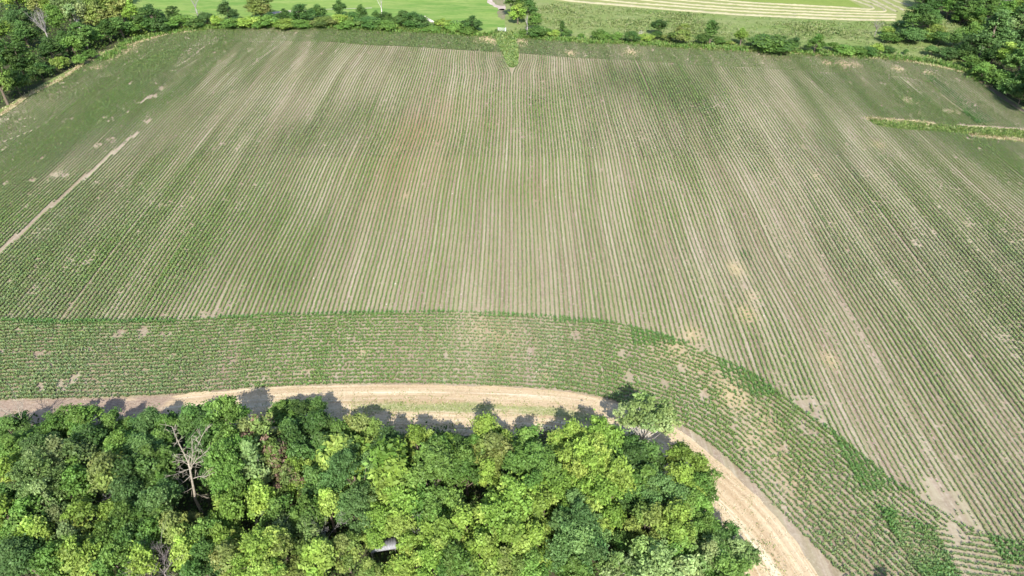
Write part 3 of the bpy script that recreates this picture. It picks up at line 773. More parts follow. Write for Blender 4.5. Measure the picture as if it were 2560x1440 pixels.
def crown_mesh(name, sp, seed, R=2.5, z0=1.6, z1=7.0, form='round', dens=1.0):
    rs = RS(seed); S = SPEC[sp]; npf = int(S['np'] * 1.75 * dens); nl = int(S['nl'] * .78)
    zc = (z0 + z1) / 2; hz = (z1 - z0) / 2
    # boughs, each carrying a cluster of leafy puffs, with gaps between them
    nb = rs.randint(8, 12); B = [np.array([rs.randn() * .12, rs.randn() * .12, .62])]; a0 = rs.rand() * 6.28
    for i in range(nb - 1):
        an = a0 + i * 2.399 + rs.randn() * .25; el = rs.uniform(-.45, .62); rad = rs.uniform(.50, .78)
        B.append(np.array([math.cos(an) * math.cos(el) * rad, math.sin(an) * math.cos(el) * rad, math.sin(el) * .85]))
    B = np.array(B); br = rs.uniform(.26, .46, nb); br[0] = .40
    pw = br ** 2 / (br ** 2).sum()
    bi = rs.choice(nb, npf, p=pw)
    d = rs.randn(npf, 3); d[:, 2] += .35; d /= np.linalg.norm(d, axis=1)[:, None]
    q = B[bi] + d * (br[bi] * rs.uniform(.45, 1.12, npf))[:, None]
    if form == 'cone': q[:, :2] *= (1.08 - .55 * (q[:, 2:3] + 1) / 2)
    if form == 'vase': q[:, :2] *= (.55 + .5 * (q[:, 2:3] + 1) / 2)
    C = np.c_[q[:, 0] * R * .95, q[:, 1] * R * .95, zc + q[:, 2] * hz * .93]
    C[:, 2] = np.maximum(C[:, 2], .15)
    pr = S['rp'] * .76 * rs.uniform(.5, 1.5, npf)
    m = npf * nl; pi = np.repeat(np.arange(npf), nl)
    d = rs.randn(m, 3); d[:, 2] = np.abs(d[:, 2]) * .9 - .35; d /= np.linalg.norm(d, axis=1)[:, None]
    rad = rs.uniform(.30, 1.10, m); stray = rs.rand(m) < .15; rad[stray] *= 1.7
    pos = C[pi] + d * (pr[pi] * rad)[:, None] * np.array([[1.25, 1.25, .85]])
    nrm = d * .6 + rs.randn(m, 3) * .55 + np.array([[0, -.12, .62]]); nrm /= np.linalg.norm(nrm, axis=1)[:, None]
    ref = rs.randn(m, 3); a = np.cross(nrm, ref); a /= np.linalg.norm(a, axis=1)[:, None] + 1e-9; b = np.cross(nrm, a)
    s = S['leaf'] * .86 * rs.uniform(.55, 1.4, m)
    a = a * (s * .9)[:, None]; b = b * (s * .50)[:, None]
    fold = nrm * (s * .18)[:, None]
    V = np.stack([pos - a, pos + b + fold, pos + a, pos - b + fold], 1).reshape(-1, 3)
    V[:, 2] = np.maximum(V[:, 2], .03)
    cols = np.array(S['c']) * (1.60 if sp in 'YL' else 1.48); bc = cols[rs.randint(0, len(cols), nb)] * rs.uniform(.82, 1.16, nb)[:, None] * (1 + .06 * rs.randn(nb, 1) * np.array([[1, .15, .3]]))
    pc = bc[bi] * rs.uniform(.86, 1.14, npf)[:, None]
    col = pc[pi] * rs.uniform(.75, 1.25, m)[:, None]
    if sp == 'R':
        red = rs.rand(npf) < .16; col[red[pi]] = np.array([.27, .18, .13]) * rs.uniform(.8, 1.2, red[pi].sum())[:, None]
    me = np_mesh(name, V, [np.arange(m * 4).reshape(-1, 4)], [np.clip(col, .005, .6)], M_LEAF)
    return me, C
def trunk_mesh(name, C, seed, h0, mat, r=.17, top=.62, z1=7.0, limbs=9):
    rs = RS(seed); T = Tubes()
    zt = z1 * top
    base = np.array([[0, 0, -.05], [rs.randn() * .06, rs.randn() * .06, zt * .35], [rs.randn() * .14, rs.randn() * .14, zt * .7], [rs.randn() * .2, rs.randn() * .2, zt]])
    T.add(base, [r * 1.25, r, r * .75, r * .45], 7)
    for i in rs.choice(len(C), min(limbs, len(C)), replace=False):
        e = C[i]; z = min(zt * rs.uniform(.35, .95), e[2] * .75); f = z / zt
        s = np.array([np.interp(z, base[:, 2], base[:, 0]), np.interp(z, base[:, 2], base[:, 1]), z])
        mid = s * .5 + e * .5 + np.array([0, 0, -.15 * abs(e[2] - z) + .1]) + rs.randn(3) * .1
        T.add([s, mid, e], [r * .5 * (1 - .4 * f), r * .28, r * .10], 5)
    return T.mesh(name, mat)

LIB = {}
def variants(sp, form):
    key = (sp, form)
    if key in LIB: return LIB[key]
    out = []
    nv = {'round': 4, 'bushy': 3, 'shrub': 3}.get(form, 2)
    for v in range(nv):
        sd = sum(map(ord, sp + form)) * 17 + v * 101
        if form in ('shrub',): z0, z1, R = .10, 3.2, 1.9
        elif form == 'column': z0, z1, R = .5, 6.0, 1.15
        elif form == 'vase': z0, z1, R = 2.0, 7.0, 2.5
        elif form == 'bushy': z0, z1, R = .35, 7.0, 2.5
        elif form == 'big': z0, z1, R = 1.8, 10.0, 4.2
        else: z0, z1, R = 1.3, 7.0, 2.5
        me, C = crown_mesh('crown_' + sp + form + str(v), sp, sd, R, z0, z1, 'vase' if form == 'vase' else ('cone' if v % 2 and form in ('round', 'bushy') else 'round'), {'big': 2.6, 'shrub': .75, 'column': .6}.get(form, 1.0))
        if form == 'shrub': tm = trunk_mesh('stems', C, sd + 1, 0, M_BARK, .07, .45, z1, 7)
        else: tm = trunk_mesh('trunk', C, sd + 1, 0, M_BARKP if sp == 'L' else M_BARK, .17, .62, z1, 9)
        out.append((me, tm, R, z1))
    LIB[key] = out
    return out

cnt = [0]
def plant(x, y, r, h, sp, form, label, group, name=None, cat=None):
    if form == 'round' and r > 3.3: form = 'big'
    vs = variants(sp, form); cnt[0] += 1
    me, tm, R, z1 = vs[cnt[0] % len(vs)]
    shrub = form == 'shrub'
    rr = random.Random(cnt[0] * 7 + 3)
    sx = r / R
    t = thing(name or ('shrub' if shrub else 'broadleaf_tree'), label, cat or ('shrub' if shrub else 'tree'), (x, y, 0), group,
              rr.uniform(0, 6.28), (sx * rr.uniform(.94, 1.06), sx * rr.uniform(.94, 1.06), h / z1))
    link('stems' if shrub else 'trunk', tm, t); link('crown', me, t)
    return t

# ---- foreground wood: crown centre (px), radius (px), kind, height, label
GW = 'trees of the wood in the foreground'
FW = [
 (30, 1062, 52, 'D', 5, 'dark green low tree at the left edge by the earth track'),
 (140, 1066, 40, 'G', 5, 'mid-green tree just right of the small grey dead tree by the track'),
 (202, 1048, 44, 'G', 6, 'green tree on the track edge, second right of the small dead tree'),
 (285, 1058, 44, 'G', 6, 'green edge tree below the brown earth part of the track'),
 (371, 1058, 44, 'B', 6, 'blue-green edge tree left of the place where earth turns to straw'),
 (430, 1056, 42, 'G', 6, 'green edge tree at the place where earth turns to straw'),
 (490, 1052, 46, 'D', 6, 'dark edge tree left of the tall tree that sticks up into the track'),
 (564, 1040, 48, 'G', 10, 'tall bright tree sticking up across the left part of the straw strip'),
 (40, 1120, 50, 'G', 6, 'mid-green tree under the small grey dead tree at the left edge'),
 (112, 1118, 50, 'B', 7, 'blue-green tree right below the small grey dead tree'),
 (172, 1140, 56, 'P', 9, 'pale tree rising behind the brownish round crown, nearer the track'),
 (235, 1098, 50, 'D', 7, 'dark tree in the second row straight above the brownish round crown'),
 (311, 1110, 54, 'G', 7, 'mid-green tree in the second row, upper left of the tall dead tree'),
 (368, 1120, 46, 'B', 7, 'blue-green tree left of the dead tree top'),
 (412, 1104, 44, 'G', 7, 'green tree directly behind the left branches of the tall dead tree'),
 (525, 1106, 52, 'D', 7, 'dark tree directly behind the right branches of the tall dead tree'),
 (590, 1118, 52, 'G', 9, 'bright green tree between the tall dead tree and the reddish-tipped tree'),
 (660, 1098, 62, 'R', 11, 'olive tree with reddish tips, tallest of its part of the wood'),
 (700, 1150, 50, 'R', 9, 'olive tree with pinkish leaves just below the reddish-tipped tree'),
 (34, 1182, 46, 'Y', 7, 'yellow-green tree at the left edge level with the brownish crown'),
 (110, 1192, 74, 'P', 10, 'broad pale green tree left of the brownish round crown'),
 (190, 1215, 50, 'G', 8, 'mid-green tree wedged between broad pale tree and brownish crown'),
 (277, 1192, 68, 'O', 10, 'broad round tree with brownish olive crown in the left part'),
 (345, 1205, 46, 'D', 8, 'dark tree close on the right of the brownish round crown'),
 (388, 1165, 56, 'G', 8, 'green tree left of the upper trunk of the tall dead tree'),
 (408, 1222, 46, 'G', 7, 'green tree left of the lower trunk of the tall dead tree'),
 (550, 1176, 44, 'D', 8, 'dark green tree touching the tall dead trunk on its right'),
 (590, 1175, 60, 'G', 11, 'large fresh green tree two crowns right of the tall dead tree'),
 (640, 1175, 50, 'L', 10, 'light fresh green tree left of the pinkish-leaved olive tree'),
 (570, 1282, 48, 'Y', 9, 'bright yellow tree lower right of the tall dead tree'),
 (20, 1260, 46, 'D', 7, 'dark low tree at the left edge under the broad pale tree'),
 (112, 1262, 50, 'P', 9, 'pale grey-green tree under the broad pale tree'),
 (325, 1240, 50, 'B', 8, 'dark blue-green tree below right of the brownish crown'),
 (392, 1270, 52, 'B', 8, 'blue-green tree lower left of the dead tree base'),
 (470, 1318, 44, 'O', 5, 'low olive tree right in front of the dead tree base'),
 (600, 1222, 46, 'G', 9, 'mid-green tree just above the bright yellow tree'),
 (26, 1300, 46, 'Y', 8, 'yellow-green crown at the left edge, upper of two'),
 (86, 1305, 46, 'G', 8, 'mid-green crown right of the upper yellow-green one at the left edge'),
 (160, 1300, 48, 'P', 8, 'pale crown in the lower left quarter, left of the pale yellow one'),
 (232, 1305, 56, 'Y', 9, 'pale yellow crown with grey twigs below the brownish round tree'),
 (330, 1308, 50, 'G', 8, 'mid-green crown right of the pale yellow one with twigs'),
 (385, 1335, 46, 'G', 8, 'green crown lower left of the low olive tree'),
 (442, 1328, 46, 'O', 8, 'olive crown straight below the dead tree'),
 (520, 1345, 48, 'G', 8, 'green crown below the bright yellow tree, left of two'),
 (655, 1258, 50, 'Y', 9, 'yellow-green crown below the pinkish-leaved olive tree'),
 (38, 1345, 46, 'G', 8, 'green crown at the left edge, below the upper yellow-green one'),
 (98, 1352, 42, 'Y', 8, 'small yellow crown in the lower left corner area'),
 (180, 1355, 50, 'P', 8, 'pale crown under the pale yellow one with grey twigs'),
 (276, 1350, 46, 'G', 8, 'green crown lower right of the pale yellow one with twigs'),
 (337, 1365, 44, 'D', 8, 'dark crown in the lower left between two green ones'),
 (470, 1385, 44, 'Y', 8, 'yellow crown near the bottom below the dead tree'),
 (562, 1352, 46, 'Y', 8, 'yellow-green crown straight below the bright yellow tree'),
 (64, 1400, 58, 'B', 8, 'broad blue-green crown in the bottom left corner'),
 (145, 1408, 48, 'G', 8, 'green crown on the bottom edge, second from the left corner'),
 (212, 1400, 52, 'Y', 8, 'yellow-green crown on the bottom edge left of the pale dry shrub'),
 (288, 1415, 50, 'G', 8, 'green crown on the bottom edge left of the yellow-green shoot'),
 (360, 1418, 44, 'Y', 8, 'small yellow-green crown touching the pale dry shrub on its left'),
 (518, 1410, 48, 'D', 8, 'dark crown on the bottom edge right of the pale dry shrub'),
 (580, 1412, 48, 'O', 8, 'olive crown on the bottom edge right of the dark one'),
 (655, 1408, 62, 'Y', 9, 'broad yellow crown on the bottom edge left of the metal roof'),
 (712, 1026, 52, 'G', 6, 'dense green bush tree standing out onto the straw strip, left one'),
 (762, 1036, 54, 'D', 6, 'dense dark bush tree standing out onto the straw strip, right one'),
 (800, 1068, 50, 'D', 7, 'dark edge tree below the two bush trees on the straw strip'),
 (735, 1092, 52, 'D', 8, 'dark tree right of the reddish-tipped tree'),
 (812, 1118, 54, 'D', 8, 'dark tree left of the small bright yellow column by the edge'),
 (762, 1150, 48, 'D', 8, 'dark tree above the small lime crown in the dark hollow'),
 (850, 1080, 40, 'G', 7, 'green edge tree at the right end of the dark bushes'),
 (905, 1066, 44, 'O', 7, 'olive-yellow edge tree left of the blue-green domed one'),
 (862, 1128, 40, 'Y', 9, 'small bright yellow column tree close behind the edge trees'),
 (898, 1112, 40, 'Y', 8, 'yellow tree right of the small bright yellow column'),
 (975, 1098, 58, 'B', 9, 'domed blue-green tree near the middle of the wood edge'),
 (1046, 1090, 46, 'Y', 8, 'yellow tree right of the domed blue-green one at the edge'),
 (1010, 1130, 44, 'Y', 8, 'yellow-green tree below the domed blue-green one'),
 (1098, 1102, 42, 'Y', 8, 'yellow edge tree below a dark shaded gap of the straw strip'),
 (1090, 1140, 52, 'G', 9, 'mid-green tree above the very broad olive-green one'),
 (1143, 1092, 44, 'D', 7, 'dark edge tree left of the bright one poking over the strip'),
 (1222, 1062, 46, 'Y', 9, 'bright yellow-green tree poking over the middle of the straw strip'),
 (1190, 1108, 46, 'G', 8, 'green tree lower left of the one poking over the strip'),
 (1236, 1118, 52, 'O', 9, 'olive-yellow tree straight below the one poking over the strip'),
 (750, 1202, 34, 'Y', 7, 'small lime-yellow crown in the dark hollow of the wood'),
 (790, 1222, 46, 'D', 8, 'dark crown right beside the small lime-yellow one'),
 (720, 1222, 46, 'R', 8, 'olive crown left beside the small lime-yellow one'),
 (885, 1200, 70, 'B', 10, 'large soft blue-green tree left of the tall yellow column'),
 (975, 1190, 40, 'Y', 11, 'tall bright yellow column tree in the middle, upper crown'),
 (956, 1238, 46, 'Y', 9, 'bright yellow tree in front of the tall yellow column'),
 (990, 1270, 44, 'Y', 8, 'yellow tree lower right of the tall yellow column'),
 (1085, 1208, 84, 'G', 10, 'very broad olive-green domed tree right of the yellow column'),
 (1165, 1175, 46, 'G', 9, 'green tree at the upper right of the very broad domed one'),
 (1228, 1196, 46, 'Y', 9, 'yellow tree right of the very broad domed one'),
 (1278, 1262, 50, 'Y', 9, 'yellow tree lower left of the broad green dome in the right half'),
 (822, 1270, 42, 'Y', 8, 'small yellow tree left of the large soft blue-green one'),
 (700, 1290, 48, 'G', 8, 'green tree right of the yellow-green crown below the olive trees'),
 (770, 1290, 46, 'G', 8, 'green tree below the dark crown in the hollow'),
 (895, 1290, 46, 'B', 8, 'blue-green tree right under the large soft one'),
 (1090, 1295, 60, 'G', 8, 'mid-green tree straight below the very broad domed one'),
 (700, 1345, 46, 'P', 7, 'grey-green twiggy tree lower left of the brown hollow'),
 (775, 1335, 44, 'P', 7, 'grey-green twiggy tree just left of the brown hollow'),
 (720, 1400, 44, 'O', 8, 'olive crown on the bottom edge between two yellow ones'),
 (795, 1404, 60, 'Y', 8, 'broad yellow crown on the bottom edge lower left of the metal roof'),
 (866, 1388, 36, 'O', 6, 'olive crown touching the metal roof at its left'),
 (925, 1432, 40, 'O', 5, 'olive crown in front of the metal roof'),
 (945, 1318, 38, 'Y', 7, 'yellow-green crown just behind the metal roof'),
 (1000, 1320, 40, 'Y', 7, 'yellow crown upper right of the metal roof'),
 (1034, 1374, 38, 'Y', 6, 'yellow crown touching the metal roof at its right'),
 (1004, 1434, 40, 'Y', 5, 'yellow crown on the bottom edge right of the olive one by the roof'),
 (1070, 1410, 46, 'Y', 8, 'yellow-green crown on the bottom edge, lower right of the roof'),
 (1140, 1418, 46, 'G', 8, 'green crown on the bottom edge two right of the roof'),
 (1110, 1350, 46, 'Y', 8, 'yellow-green crown right of the roof, second in its row'),
 (1168, 1330, 48, 'Y', 8, 'yellow crown right of the roof, third in its row'),
 (1232, 1318, 50, 'Y', 9, 'yellow crown right of the roof, fourth in its row'),
 (1200, 1388, 48, 'Y', 8, 'yellow crown low in the yellow thicket, left part'),
 (1270, 1370, 54, 'Y', 8, 'broad yellow crown low in the yellow thicket, middle part'),
 (1345, 1365, 50, 'Y', 8, 'yellow crown low in the yellow thicket, beside the round blue-green tree'),
 (1262, 1428, 46, 'O', 7, 'olive crown on the bottom edge under the yellow thicket'),
 (1335, 1425, 46, 'G', 7, 'green crown on the bottom edge left of the round blue-green tree'),
 (1318, 1088, 54, 'G', 8, 'mid-green edge tree left of the big yellow pair'),
 (1425, 1078, 54, 'Y', 9, 'yellow edge tree, left one of the big yellow pair'),
 (1492, 1090, 50, 'Y', 9, 'yellow edge tree, right one of the big yellow pair'),
 (1458, 1135, 66, 'Y', 11, 'largest yellow tree, in the middle of the big yellow group'),
 (1522, 1135, 44, 'G', 8, 'mid-green tree between the big yellow group and the open light tree'),
 (1340, 1140, 56, 'G', 9, 'green tree on the left flank of the big yellow group'),
 (1332, 1198, 72, 'G', 10, 'broad green dome left of the big yellow group'),
 (1385, 1222, 50, 'G', 8, 'green tree lower left of the big yellow group'),
 (1476, 1196, 60, 'Y', 10, 'yellow tree, lower left crown of the big yellow group'),
 (1535, 1210, 56, 'Y', 10, 'yellow tree, lower right crown of the big yellow group'),
 (1500, 1262, 48, 'Y', 9, 'yellow-green tree, lowest of the big yellow group'),
 (1572, 1128, 48, 'D', 7, 'dark tree at the foot of the open light tree'),
 (1600, 1160, 56, 'D', 8, 'dark green tree below the open light tree'),
 (1612, 1218, 62, 'G', 9, 'broad green tree right of the big yellow group'),
 (1655, 1255, 52, 'B', 8, 'blue-green tree below the fresh tree on the strip bend'),
 (1560, 1262, 38, 'D', 7, 'dark tree beside the lowest yellow-green crown of the group'),
 (1708, 1168, 42, 'Y', 7, 'yellow-green tree on the strip bend, upper crown'),
 (1705, 1200, 60, 'Y', 8, 'broad yellow-green tree on the strip bend, lower crown'),
 (1745, 1215, 42, 'G', 6, 'green tree leaning over the straw strip at its bend'),
 (1730, 1262, 46, 'G', 6, 'green low tree on the strip edge below the bend'),
 (1300, 1312, 48, 'Y', 8, 'yellow crown in the upper yellow thicket below the green dome'),
 (1360, 1290, 46, 'Y', 8, 'yellow crown in the thicket left of the round blue-green top'),
 (1392, 1250, 40, 'Y', 8, 'yellow tree below the green tree, beside the lower yellow group'),
 (1450, 1312, 64, 'B', 9, 'round blue-green tree right of the yellow thicket, upper crown'),
 (1440, 1375, 64, 'B', 9, 'round blue-green tree right of the yellow thicket, lower crown'),
 (1430, 1432, 52, 'G', 7, 'green crown on the bottom edge under the round blue-green tree'),
 (1622, 1325, 42, 'O', 8, 'olive-yellow crown at the edge of the deep dark gap'),
 (1690, 1322, 56, 'Y', 9, 'pale yellow crown right of the deep dark gap'),
 (1695, 1372, 46, 'G', 6, 'green tree below the pale yellow crown by the dark gap'),
 (1765, 1318, 40, 'G', 6, 'green tree on the strip edge right of the pale yellow crown'),
 (1800, 1345, 44, 'D', 5, 'dark shaded tree on the strip edge near the bottom'),
 (1765, 1390, 44, 'P', 6, 'grey-green tree near the bottom by the strip'),
 (1850, 1385, 42, 'P', 5, 'pale grey-green tree nearest the strip in the bottom right of the wood'),
 (1630, 1425, 66, 'L', 8, 'fresh bright green tree on the bottom edge right of the dark gap'),
 (1545, 1425, 44, 'L', 7, 'fresh green tree on the bottom edge left of the dark gap'),
 (1718, 1432, 44, 'L', 6, 'fresh green tree on the bottom edge next to the large fresh one'),
 (1808, 1436, 46, 'G', 6, 'green tree on the bottom edge close to the strip'),
 (1560, 1350, 38, 'D', 3.5, 'low dark tree down in the deep dark gap'),
]
for (cx, cy, r, sp, h, lab) in FW:
    hc = h * .60
    edge = 22 * sstep(780, 880, np.array(float(cx))) * sstep(1560, 1480, np.array(float(cx))) + 8
    x, y = gp(cx, cy + float(edge) * sstep(1180, 1120, np.array(float(cy))), hc)
    rm = r / ppm(y, hc)
    form = 'column' if 'column tree' in lab else 'round'
    sv = random.Random(int(cx * 13 + cy)).uniform(.92, 1.24)
    plant(x, y, rm * 1.08 * sv, h * (.5 + .5 * sv), sp, form, lab, GW)
# trees whose crowns stand just under the frame, and one that only throws its shadow into it
k = 0
# open light tree at the strip bend
bx_, by_ = gp(1600, 1122)
S_ = SPEC['L']
me, C = crown_mesh('crown_open', 'L', 993, 4.3, 2.4, 9.3, 'vase0', 1.6)
t = thing('broadleaf_tree', 'tall open light green tree with pale trunk at the strip bend', 'tree', (bx_ + .2, by_, 0), GW)
link('trunk', trunk_mesh('trunk_open', C, 992, 0, M_BARKP, .20, .40, 9.3, 26), t); link('crown', me, t)
x, y = gp(2172, 1424)
plant(x + .7, y - 9.5, 2.2, 8.5, 'G', 'round', 'green tree just below the frame whose shadow falls on the maize corner', GW)

# ---- dead trees
def dead_tree(name, label, x, y, h, seed, mat, group=None, spread=.5, forks=3, r=.16, lean=(0, 0), twigs=5, levels=3, cat='dead tree', bare=.3):
    rs = RS(seed); t = thing(name, label, cat, (x, y, 0), group)
    T = Tubes(); B = Tubes()
    hf = h * .48
    tr = np.array([[0, 0, -.1], [lean[0] * .3 + rs.randn() * .04, lean[1] * .3, hf * .5], [lean[0] * .7, lean[1] * .7, hf]])
    T.add(tr, [r * 1.15, r * .9, r * .7], 8)
    def grow(p, d, ln, rad, lev):
        pts = [p]; q = p.copy(); dd = d.copy()
        for i in range(4):
            dd = dd + rs.randn(3) * .13 + np.array([0, 0, .06]); dd /= np.linalg.norm(dd); q = q + dd * ln / 4; pts.append(q.copy())
        B.add(pts, np.linspace(rad, max(rad * .3, .008), 5), 5 if rad > .03 else 3)
        if lev > 0:
            for i in range(twigs):
                f = rs.uniform(.25, 1.0); k = min(3, int(f * 4)); pp = pts[k] * (1 - (f * 4 - k)) + pts[k + 1] * (f * 4 - k)
                ax = rs.randn(3); nd = dd + ax / np.linalg.norm(ax) * spread * 1.1; nd[2] += .15; nd /= np.linalg.norm(nd)
                grow(pp, nd, ln * rs.uniform(.35, .6), rad * .45, lev - 1)
    for i in range(forks):
        an = i * 6.283 / forks + rs.rand(); d = np.array([math.cos(an) * spread, math.sin(an) * spread * .6, 1.0]); d /= np.linalg.norm(d)
        grow(tr[-1], d, (h - hf) * rs.uniform(.8, 1.05), r * .5, levels - 1)
    for i in range(int(8 * bare)):
        z = rs.uniform(.2, .95) * hf; an = rs.rand() * 6.28
        grow(np.array([np.interp(z, tr[:, 2], tr[:, 0]), np.interp(z, tr[:, 2], tr[:, 1]), z]), np.array([math.cos(an), math.sin(an), .25]), h * rs.uniform(.12, .24), r * .2, 1)
    link('trunk', T.mesh('dead_trunk', mat), t); link('branches', B.mesh('dead_branches', mat), t)
    return t
def snag(label, px0, py0, z0, trunk, limbs, seed, mat, r0):
    """dead tree whose limbs spread about the upright plane through its foot"""
    bx, by = gp(px0, py0, z0); rs = RS(seed)
    t = thing('dead_tree', label, 'dead tree', (bx, by, 0))
    def W(p, dep): 
        d = by + dep
        return np.array([(p[0] - 1280) / F * d / (CP - (p[1] - 720) / F * SP) - bx, dep, height_at(p[1], d)])
    T = Tubes(); P = [np.array([.15, 0, -.1])] + [W(p, 0) for p in trunk]
    T.add(P, np.linspace(r0 * 1.25, r0 * .62, len(P)), 8); link('trunk', T.mesh('snag_trunk', mat), t)
    B = Tubes()
    for li, (r, pts) in enumerate(limbs):
        sg = rs.uniform(-.5, .5); Q = [W(p, sg * k_ * .6) for k_, p in enumerate(pts)]
        Q[0][1] = 0; r = r * .66; B.add(Q, np.linspace(r, r * .3, len(Q)), 6)
        for k_ in range(len(Q) - 1):
            for q_ in range(4):
                a = Q[k_] + (Q[k_ + 1] - Q[k_]) * rs.rand(); d = (Q[k_ + 1] - Q[k_]); d = d / np.linalg.norm(d) + rs.randn(3) * .55; d /= np.linalg.norm(d)
                ln = rs.uniform(.5, 1.3); m_ = a + d * ln * .5 + rs.randn(3) * .06; e_ = a + d * ln + np.array([0, 0, .1])
                B.add([a, m_, e_], [r * .35, r * .24, .012], 4)
                for w_ in range(2):
                    d2 = d + rs.randn(3) * .5; d2 /= np.linalg.norm(d2); B.add([m_, m_ + d2 * ln * .3, m_ + d2 * ln * .6], [.02, .015, .008], 3)
    link('branches', B.mesh('snag_branches', mat), t)
snag('tall bleached dead tree with bare forked limbs among green crowns', 490, 1256, 2.2,
     [(489, 1250), (485, 1225), (479, 1195), (475, 1172), (471, 1157)],
     [(.13, [(471, 1157), (461, 1135), (450, 1114), (442, 1097), (436, 1080), (430, 1066)]), (.09, [(472, 1157), (474, 1136)]),
      (.09, [(477, 1172), (480, 1150), (481, 1130), (480, 1108), (479, 1090)]), (.10, [(478, 1172), (487, 1143), (496, 1112), (505, 1090), (516, 1072)]),
      (.08, [(479, 1165), (491, 1150), (504, 1139), (519, 1127)]), (.08, [(484, 1196), (498, 1191), (516, 1191), (532, 1182)]),
      (.06, [(475, 1172), (456, 1178), (437, 1187)]), (.06, [(478, 1188), (462, 1203), (447, 1214)]), (.06, [(483, 1218), (466, 1229), (449, 1222)]),
      (.06, [(486, 1232), (500, 1238), (512, 1248)]), (.06, [(472, 1163), (455, 1152), (438, 1150)])], 5, M_DEAD, .145)
bx_, by_ = gp(82, 1092)
dead_tree('dead_tree', 'small grey dead tree at the left edge by the earth track', bx_, by_, 7.0, 8, M_DEAD, None, .6, 4, .12, (-.3, 0), 5, 3, bare=.5)
bx_, by_ = gp(420, 1420, 3)
dead_tree('dead_shrub', 'pale pinkish dry shrub with dense bare twigs on the bottom edge', bx_, by_ - .8, 7.0, 18, M_TWIG, None, .9, 7, .08, (0, 0), 6, 3, 'dead shrub', 1)
for i, (px_, py_, lab) in enumerate([(270, 1285, 'grey bare twigs poking out right of the pale yellow crown'), (690, 1310, 'grey bare twiggy shrub left of the brown hollow'), (812, 1325, 'brown bare shrub down in the brown hollow'), (1035, 1335, 'grey bare twigs right behind the metal roof'), (680, 1180, 'bare grey twigs between the two olive trees')]):
    x, y = gp(px_, py_, 4.5)
    dead_tree('dead_shrub', lab, x, y, 6.0, 30 + i, M_DEADG, 'bare shrubs within the foreground wood', .8, 5, .07, (0, 0), 5, 3, 'dead shrub', .5)

# ---- metal roof among the trees
rx, ry = gp(957, 1362, 2.6)
t = thing('shelter', 'small shelter with a weathered corrugated metal roof among yellow trees', 'shelter', (rx, ry, 0), None, math.radians(10))
Vr = []; nr = 40
for j, (yy, zz) in enumerate(((-.6, 2.40), (.6, 2.75))):
    for i in range(nr): Vr.append((-1.45 + 2.9 * i / (nr - 1), yy, zz + .03 * math.sin(i * 1.57)))
for j, (yy, zz) in enumerate(((-.6, 2.37), (.6, 2.72))):
    for i in range(nr): Vr.append((-1.45 + 2.9 * i / (nr - 1), yy, zz + .03 * math.sin(i * 1.57)))
Fr = []
for i in range(nr - 1):
    Fr.append((i, i + 1, nr + i + 1, nr + i)); Fr.append((2 * nr + i, 3 * nr + i, 3 * nr + i + 1, 2 * nr + i + 1)); Fr.append((i, 2 * nr + i, 2 * nr + i + 1, i + 1)); Fr.append((nr + i, nr + i + 1, 3 * nr + i + 1, 3 * nr + i))
link('roof', np_mesh('shelter_roof', np.array(Vr), [np.array(Fr)], None, M_ROOF), t)
for sx in (-1, 1):
    for sy in (-1, 1):
        b = Boxes(); b.box((sx * 1.3, sy * .5, 1.15 + (.14 if sy > 0 else 0)), (.1, .1, 2.30 + (.28 if sy > 0 else 0))); link('post', b.mesh('shelter_post', M_WOOD), t)
for sy, z in ((-.5, 2.30), (.5, 2.58)):
    b = Boxes(); b.box((0, sy, z + .02), (2.8, .08, .08)); link('beam', b.mesh('shelter_beam', M_WOOD), t)

# ---- hedge, far left wood, right wood: centre x, foot y, top y, width (px), kind, form
def row(items, group, tall=1.06, wide=1.2):
    for (cx, fy_, ty, w, sp, form, lab) in items:
        x, y = gp(cx, fy_)
        h = max(.8, height_at(ty, y)); r = w / 2 / ppm(y)
        sh = form == 's'
        plant(x, y, r * (1.26 if sh else wide), h * (1.06 if sh else tall), sp, {'s': 'shrub', 't': 'bushy', 'c': 'column', 'v': 'vase', 'r': 'round'}[form], lab, group)

